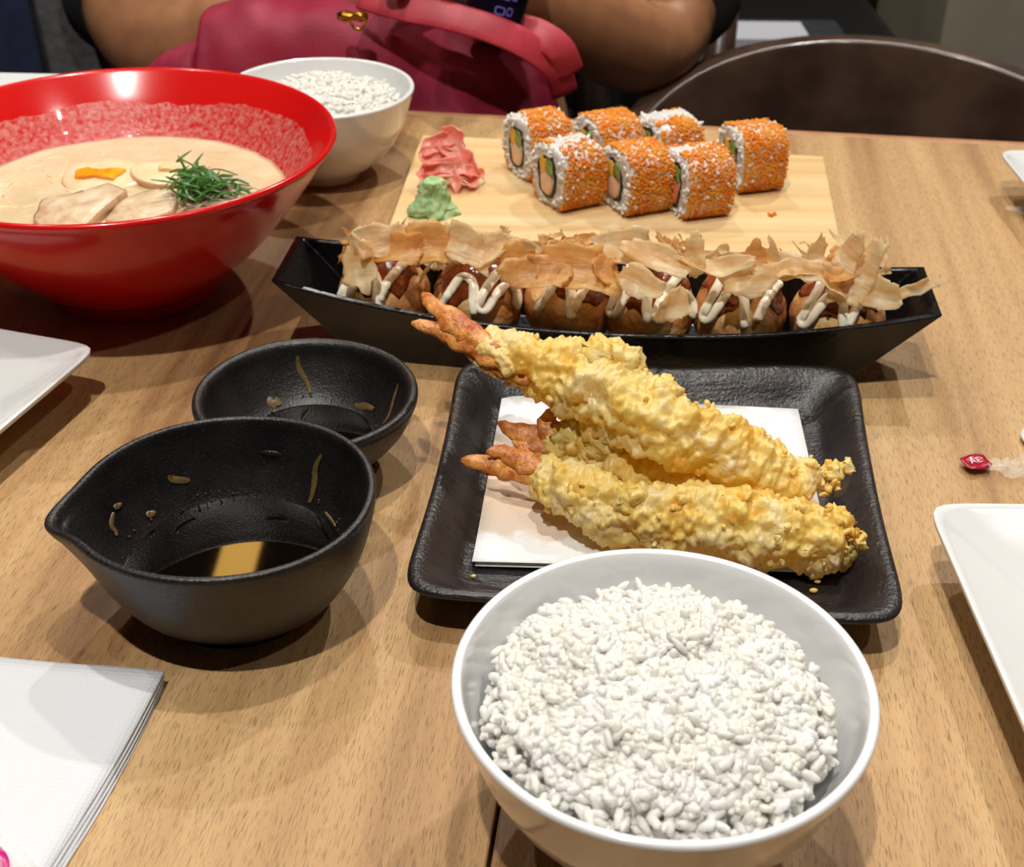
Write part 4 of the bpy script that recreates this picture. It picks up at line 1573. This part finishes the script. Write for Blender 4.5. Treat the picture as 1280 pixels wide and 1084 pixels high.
# hands: palm and five fingers each, curled as round a phone held between them
for S, wv, sg in (('L', wL, 1), ('R', wR, -1)):
    pm = wv + Vector((sg * .045, -.020, .030))
    jo['pm' + S] = (J(*pm), (.034, .017))
    ed.append(('w' + S, 'pm' + S))
    for q_ in range(4):
        b0 = pm + Vector((sg * .020, -.018 + .0, .022 - .014 * q_)) + Vector((sg * .012, 0, .006))
        L = (.92, 1.0, .95, .75)[q_]
        k1 = b0 + Vector((sg * .016 * L, -.022 * L, .004))
        k2 = k1 + Vector((sg * .004 * L, -.018 * L, -.002))
        for nm, pnt, rr in (('a', b0, .0095), ('b', k1, .0088), ('c', k2, .0075)):
            jo['%s%d%s' % (S, q_, nm)] = (J(*pnt), rr)
        ed += [('pm' + S, '%s%da' % (S, q_)), ('%s%da' % (S, q_), '%s%db' % (S, q_)), ('%s%db' % (S, q_), '%s%dc' % (S, q_))]
    t1 = pm + Vector((-sg * .004, -.030, .026))
    t2 = t1 + Vector((sg * .014, -.020, .016))
    jo['t1' + S], jo['t2' + S] = (J(*t1), .0105), (J(*t2), .0085)
    ed += [('pm' + S, 't1' + S), ('t1' + S, 't2' + S)]
skin_mesh('body', jo, ed, M['skin'], pt, 'pelvis')
grow = lambda k, g: (jo[k][0], tuple(a + g for a in jo[k][1]) if isinstance(jo[k][1], tuple) else jo[k][1] + g)
sj = {k: grow(k, .014) for k in ('pelvis', 'waist', 'chest', 'upper', 'shL', 'shR', 'uaL', 'uaR')}
sj['nk'] = (J(PX, 1.305, .275), .07)
for S, e in (('L', eL), ('R', eR)):
    ua = Vector(jo['ua' + S][0])
    pnt = Vector(J(*(PY(140, 22, 1.175) if S == 'L' else PY(866, 22, 1.175))))
    sj['sl' + S] = (tuple(pnt), .056)
skin_mesh('shirt', sj, [('pelvis', 'waist'), ('waist', 'chest'), ('chest', 'upper'), ('upper', 'nk'), ('upper', 'shL'), ('upper', 'shR'), ('shL', 'uaL'), ('shR', 'uaR'), ('uaL', 'slL'), ('uaR', 'slR')], M['shirt'], pt, 'pelvis')
tj = {k: grow(k, .012) for k in ('pelvis', 'hipL', 'hipR', 'knL', 'knR', 'caL', 'caR', 'anL', 'anR')}
skin_mesh('trousers', tj, [('pelvis', 'hipL'), ('pelvis', 'hipR'), ('hipL', 'knL'), ('knL', 'caL'), ('caL', 'anL'), ('hipR', 'knR'), ('knR', 'caR'), ('caR', 'anR')], M['denim'], pt, 'pelvis')
hc = Vector(J(PX, 1.31, .49))
v, f = lathe([(0, .10), (.045, .088), (.075, .05), (.088, 0), (.086, -.05), (.07, -.10), (.0, -.11)], 32, lambda a, r, z: (hc.x + r * cos(a) * .98, hc.y + .012 + r * sin(a) * 1.05 + (.02 if sin(a) < 0 and z < .04 else 0), hc.z + z))
mesh('hair', v, f, M['hair'], pt)
for sx in (-.03, .03):
    mesh('eye', *(lambda q_: ([(x * .012 + Vector(J(PX + sx, 1.195, .465)).x, y * .008 + Vector(J(PX + sx, 1.195, .465)).y, z * .007 + Vector(J(PX + sx, 1.195, .465)).z) for x, y, z in q_[0]], q_[1]))(unit_ellipsoid(10, 8)), M['watch'], pt)
nz = J(PX, 1.188, .43)
mesh('nose', [(x * .014 + nz[0], y * .016 + nz[1], z * .024 + nz[2]) for x, y, z in unit_ellipsoid(10, 8)[0]], unit_ellipsoid(10, 8)[1], M['skin'], pt)

# wristwatch
wc = PY(622, 2, .985)
t = thing('wristwatch', 'black square wristwatch with dim violet screen on the wrist', 'watch', wc)
t.rotation_euler = (radians(62), radians(14), radians(-8))
bevel(mesh('case', *box(-.0215, .0215, -.0185, .0185, -.005, .005), M['watch'], t, smooth=False), .0045, 4)
scr = bevel(mesh('screen', *box(-.0185, .0185, -.0155, .0155, .0045, .0056), simple('watch_glass', (12, 8, 20), rough=.08), t, smooth=False), .0005)
vm = emit('violet_digits', (112, 92, 190), .35)
for dx, dy, a, b in ((-.008, .004, .0045, .0036), (.006, .005, .003, .0036), (.012, .006, .002, .0036), (.004, -.007, .004, .003), (.011, -.006, .002, .003)):
    mesh('digit', *lathe([(.7, .0057), (1, .0057), (1, .0060), (.7, .0060)], 20, lambda q0, r, z: (dx + a * r * squircle(5)(q0) * cos(q0), dy + b * r * squircle(5)(q0) * sin(q0), z), closed=True), vm, scr)
mesh('band', *lathe([(.030, -.011), (.0315, -.011), (.0315, .011), (.030, .011)], 40, lambda a, r, z: (z, r * sin(a) * .9, -.026 + r * cos(a) * .8), closed=True), M['watch'], t)

# red bag on the lap
bgx, bgy = -.118, 1.035
t = thing('shoulder_bag', 'crimson nylon shoulder bag on the lap between the forearms', 'bag', (bgx, bgy, -.19))


def topz(x):
    xs = [-.19, -.172, -.158, -.140, -.128, -.122, -.09, .0, .06, .10, .135, .150, .16]
    zs = [.150, .196, .206, .208, .212, .236, .244, .246, .238, .222, .205, .185, .13]
    return float(np.interp(x, xs, zs))


v, f = [], []
NU, NV = 110, 64
for j in range(NV):
    ph = 2 * pi * j / NV
    for i in range(NU + 1):
        u = i / NU * 2 - 1
        x = -.015 + u * .1735
        e = (1 - abs(u) ** 6) ** .5
        zt = topz(x)
        cy, cz = cos(ph), sin(ph)
        k = 1 / (abs(cy) ** 3.2 + abs(cz) ** 3.2) ** (1 / 3.2)
        y = .062 * k * cy * (e * .9 + .1) * (.8 if cz > .3 else 1)
        z = zt / 2 + (zt / 2) * k * cz * (e * .12 + .88)
        q_ = Vector((x, y, z))
        fold = .008 * fb((x * 1.0, y * .6, z * .7), 15, 3) + .006 * noise.noise(Vector((x * 26 + z * 16, y * 5, z * 9)))
        v.append((x, y + fold * (-1 if cy < 0 else 1), max(0, z + fold * .55)))
for j in range(NV):
    for i in range(NU):
        a, b = j * (NU + 1) + i, ((j + 1) % NV) * (NU + 1) + i
        f.append((a, b, b + 1, a + 1))
f.append(tuple(j * (NU + 1) for j in range(NV)))
f.append(tuple(j * (NU + 1) + NU for j in range(NV))[::-1])
mesh('bag_body', v, f, M['bag'], t)
sp_ = [PY(452, -6, .99), PY(500, 8, .975), PY(560, 20, .966), PY(620, 38, .962), (PY(665, 60, .966)), PY(695, 86, .975), PY(706, 118, .985)]
L = interp([tuple(p - Vector((bgx, bgy, -.19))) for p in sp_], 40)
mesh('strap', *tube(L, [.0105] * 40, 12, .16, up=(0, .75, -.5)), M['strap'], t)
sp_ = [PY(640, 34, .985), PY(672, 42, .975), PY(700, 62, .972), PY(712, 92, .98)]
L = interp([tuple(p - Vector((bgx, bgy, -.19))) for p in sp_], 24)
mesh('strap_tab', *tube(L, [.0112] * 24, 12, .22, up=(0, .75, -.5)), M['strap'], t)
cl = PY(441, 20, .968) - Vector((bgx, bgy, -.19))
cla = mesh('clasp', *tube([cl + Vector((x, 0, 0)) for x in (-.011, -.006, 0, .006, .011)], [.003, .0052, .0036, .0052, .003], 10, .8), M['brass'], t)
mesh('clasp_ring', *lathe([(.0045, -.0012), (.0065, -.0012), (.0065, .0012), (.0045, .0012)], 20, lambda a, r, z: (cl.x + .004 + r * cos(a), cl.y - .003 + z, cl.z - .003 + r * sin(a)), closed=True), M['brass'], cla)


# ================================================================== CHAIRS AND BACKGROUND
def bent_chair(loc, label):
    t = thing('bentwood_chair', label, 'chair', loc)
    r0, cy = .205, 0.0
    h0 = -FLOOR
    v, f = [], []
    N = 48
    sect = 10
    # curved back panel: tall in the middle, sweeping down into the arms; thick rounded top rail
    for i in range(N + 1):
        th = radians(-112 + 224 * i / N)
        top = h0 - .018 - .062 * (1 - cos(th)) - .035 * max(0, abs(th) - 1.2)
        bot = top - .115 * max(.16, cos(th * .62))
        for k in range(sect):
            s = k / (sect - 1)
            z = top + (bot - top) * s
            r = r0 - .012 + .02 * (1 - s)
            v.append((r * sin(th), cy + r * cos(th), z))
        for k in range(sect):
            s = 1 - k / (sect - 1)
            z = top + (bot - top) * s
            r = r0 + .010 + .02 * (1 - s)
            v.append((r * sin(th), cy + r * cos(th), z))
    m = 2 * sect
    for i in range(N):
        for k in range(m):
            a, b = i * m + k, i * m + (k + 1) % m
            f.append((a, b, b + m, a + m))
    f.append(tuple(range(m))[::-1])
    f.append(tuple(range(N * m, (N + 1) * m)))
    bevel(mesh('backrest', v, f, M['chairwood'], t), .006, 3)
    mesh('seat', *lathe([(0, .42), (.19, .42), (.215, .43), (.218, .45), (.20, .465), (.1, .47), (0, .47)], 48, lambda a, r, z: (r * cos(a), r * sin(a) - .02, z)), M['darkseat'], t)
    for sx in (-1, 1):
        for sy in (-1, 1):
            p = [(sx * .15, sy * .15 - .02, .43), (sx * .165, sy * .165 - .02, .2), (sx * .18, sy * .18 - .02, 0)]
            mesh('leg', *tube(interp(p, 8), np.linspace(.018, .012, 8), 10, up=(0, 1, 0)), M['chairwood'], t)
        p = [(sx * .175, -.06, .44), (sx * .198, -.05, .55), (sx * .2, -.03, h0 - .12)]
        mesh('arm_post', *tube(interp(p, 8), [.012] * 8, 10, up=(0, 1, 0)), M['chairwood'], t)


bent_chair((.300, .985, FLOOR), 'empty bentwood chair with curved dark wood back at table')

# grey upholstered chair with a navy jacket over it
t = thing('upholstered_chair', 'grey fabric chair behind the table next to the person', 'chair', (-.47, 1.36, FLOOR))
bevel(mesh('seat', *box(-.2, .2, -.25, .2, .36, .46), M['greyfab'], t, smooth=False), .03, 4)
bevel(mesh('backrest', *box(-.155, .16, -.16, -.07, .40, .98), M['greyfab'], t, smooth=False), .025, 4)
for sx in (-.17, .17):
    for sy in (-.2, .17):
        mesh('leg', *tube([(sx, sy, .37), (sx, sy, 0)], [.018, .013], 10, up=(0, 1, 0)), M['legs'], t)
v, f = [], []
for j in range(22):
    for i in range(14):
        u, s = i / 13, j / 21
        x = -.035 + .14 * (u - .5) * (1 + .25 * s)
        y = -.185 - .03 * s + .012 * sin(u * 14 + s * 2)
        v.append((x + .012 * s, y, 1.0 - .62 * s))
for j in range(21):
    for i in range(13):
        a = j * 14 + i
        f.append((a, a + 1, a + 15, a + 14))
o = solid(mesh('navy_jacket', v, f, M['navy'], loc=(-.47, 1.36, FLOOR)), .012)
tag(o, 'navy cloth jacket hanging over the grey fabric chair', 'jacket')

# the person's own chair
t = thing('dining_chair', 'dark seat and post of the chair under the person', 'chair', (PX, 1.32, FLOOR))
bevel(mesh('seat', *box(-.2, .2, -.2, .2, .36, .40), M['darkseat'], t, smooth=False), .015, 3)
bevel(mesh('backrest', *box(-.2, .2, .2, .225, .55, .85), M['chairwood'], t, smooth=False), .01, 3)
for sx in (-.185, .185):
    mesh('leg', *tube([(sx, -.18, .37), (sx, -.18, 0)], [.018, .014], 10, up=(0, 1, 0)), M['chairwood'], t)
    mesh('back_post', *tube([(sx, .212, .86), (sx, .2, .4), (sx, .2, 0)], [.018, .018, .014], 10, up=(0, 1, 0)), M['chairwood'], t)

# neighbouring seats further back
bx = PY(1045, 12, 1.95)
t = thing('black_bench', 'black vinyl bench seat beyond the bentwood chair', 'bench', (bx.x, 2.22, FLOOR))
bevel(mesh('seat', *box(-.30, .16, -.26, .3, .30, .47), M['blackobj'], t, smooth=False), .03, 4)
bevel(mesh('base', *box(-.24, .17, -.2, .28, 0, .31), M['blackobj'], t, smooth=False), .005)
p0 = PY(968, 50, 1.72)
o = bevel(mesh('card_box', *box(-.052, .048, -.04, .04, 0, .022), M['whitebox'], loc=(p0.x, 1.76, p0.z - .02), smooth=False), .002)
tag(o, 'pale grey card box on a low stool beyond the chair', 'box')
t = thing('low_stool', 'dark low stool carrying the pale card box', 'stool', (p0.x, 1.78, FLOOR))
hs = p0.z - .02 - FLOOR
bevel(mesh('seat', *box(-.13, .12, -.1, .12, hs - .05, hs - .0005), M['darkseat'], t, smooth=False), .01)
for sx in (-.11, .10):
    for sy in (-.08, .1):
        mesh('leg', *tube([(sx, sy, hs - .04), (sx, sy, 0)], [.013, .011], 10, up=(0, 1, 0)), M['chairwood'], t)
pz = PY(910, 30, 1.5)
o = mesh('chair_post', *tube([(0, 0, 0), (0, 0, .4), (0, -.005, .72)], [.02, .02, .018], 12, up=(0, 1, 0)), M['chairwood'], loc=(pz.x, 1.55, FLOOR))
tag(o, 'dark wooden post standing beside the card box', 'post')
pb = PY(1240, 20, 2.6)
struct(mesh('wall_pillar', *box(pb.x - .09, pb.x + .5, 2.6, 3.1, FLOOR, CEIL), M['pillar'], smooth=False))
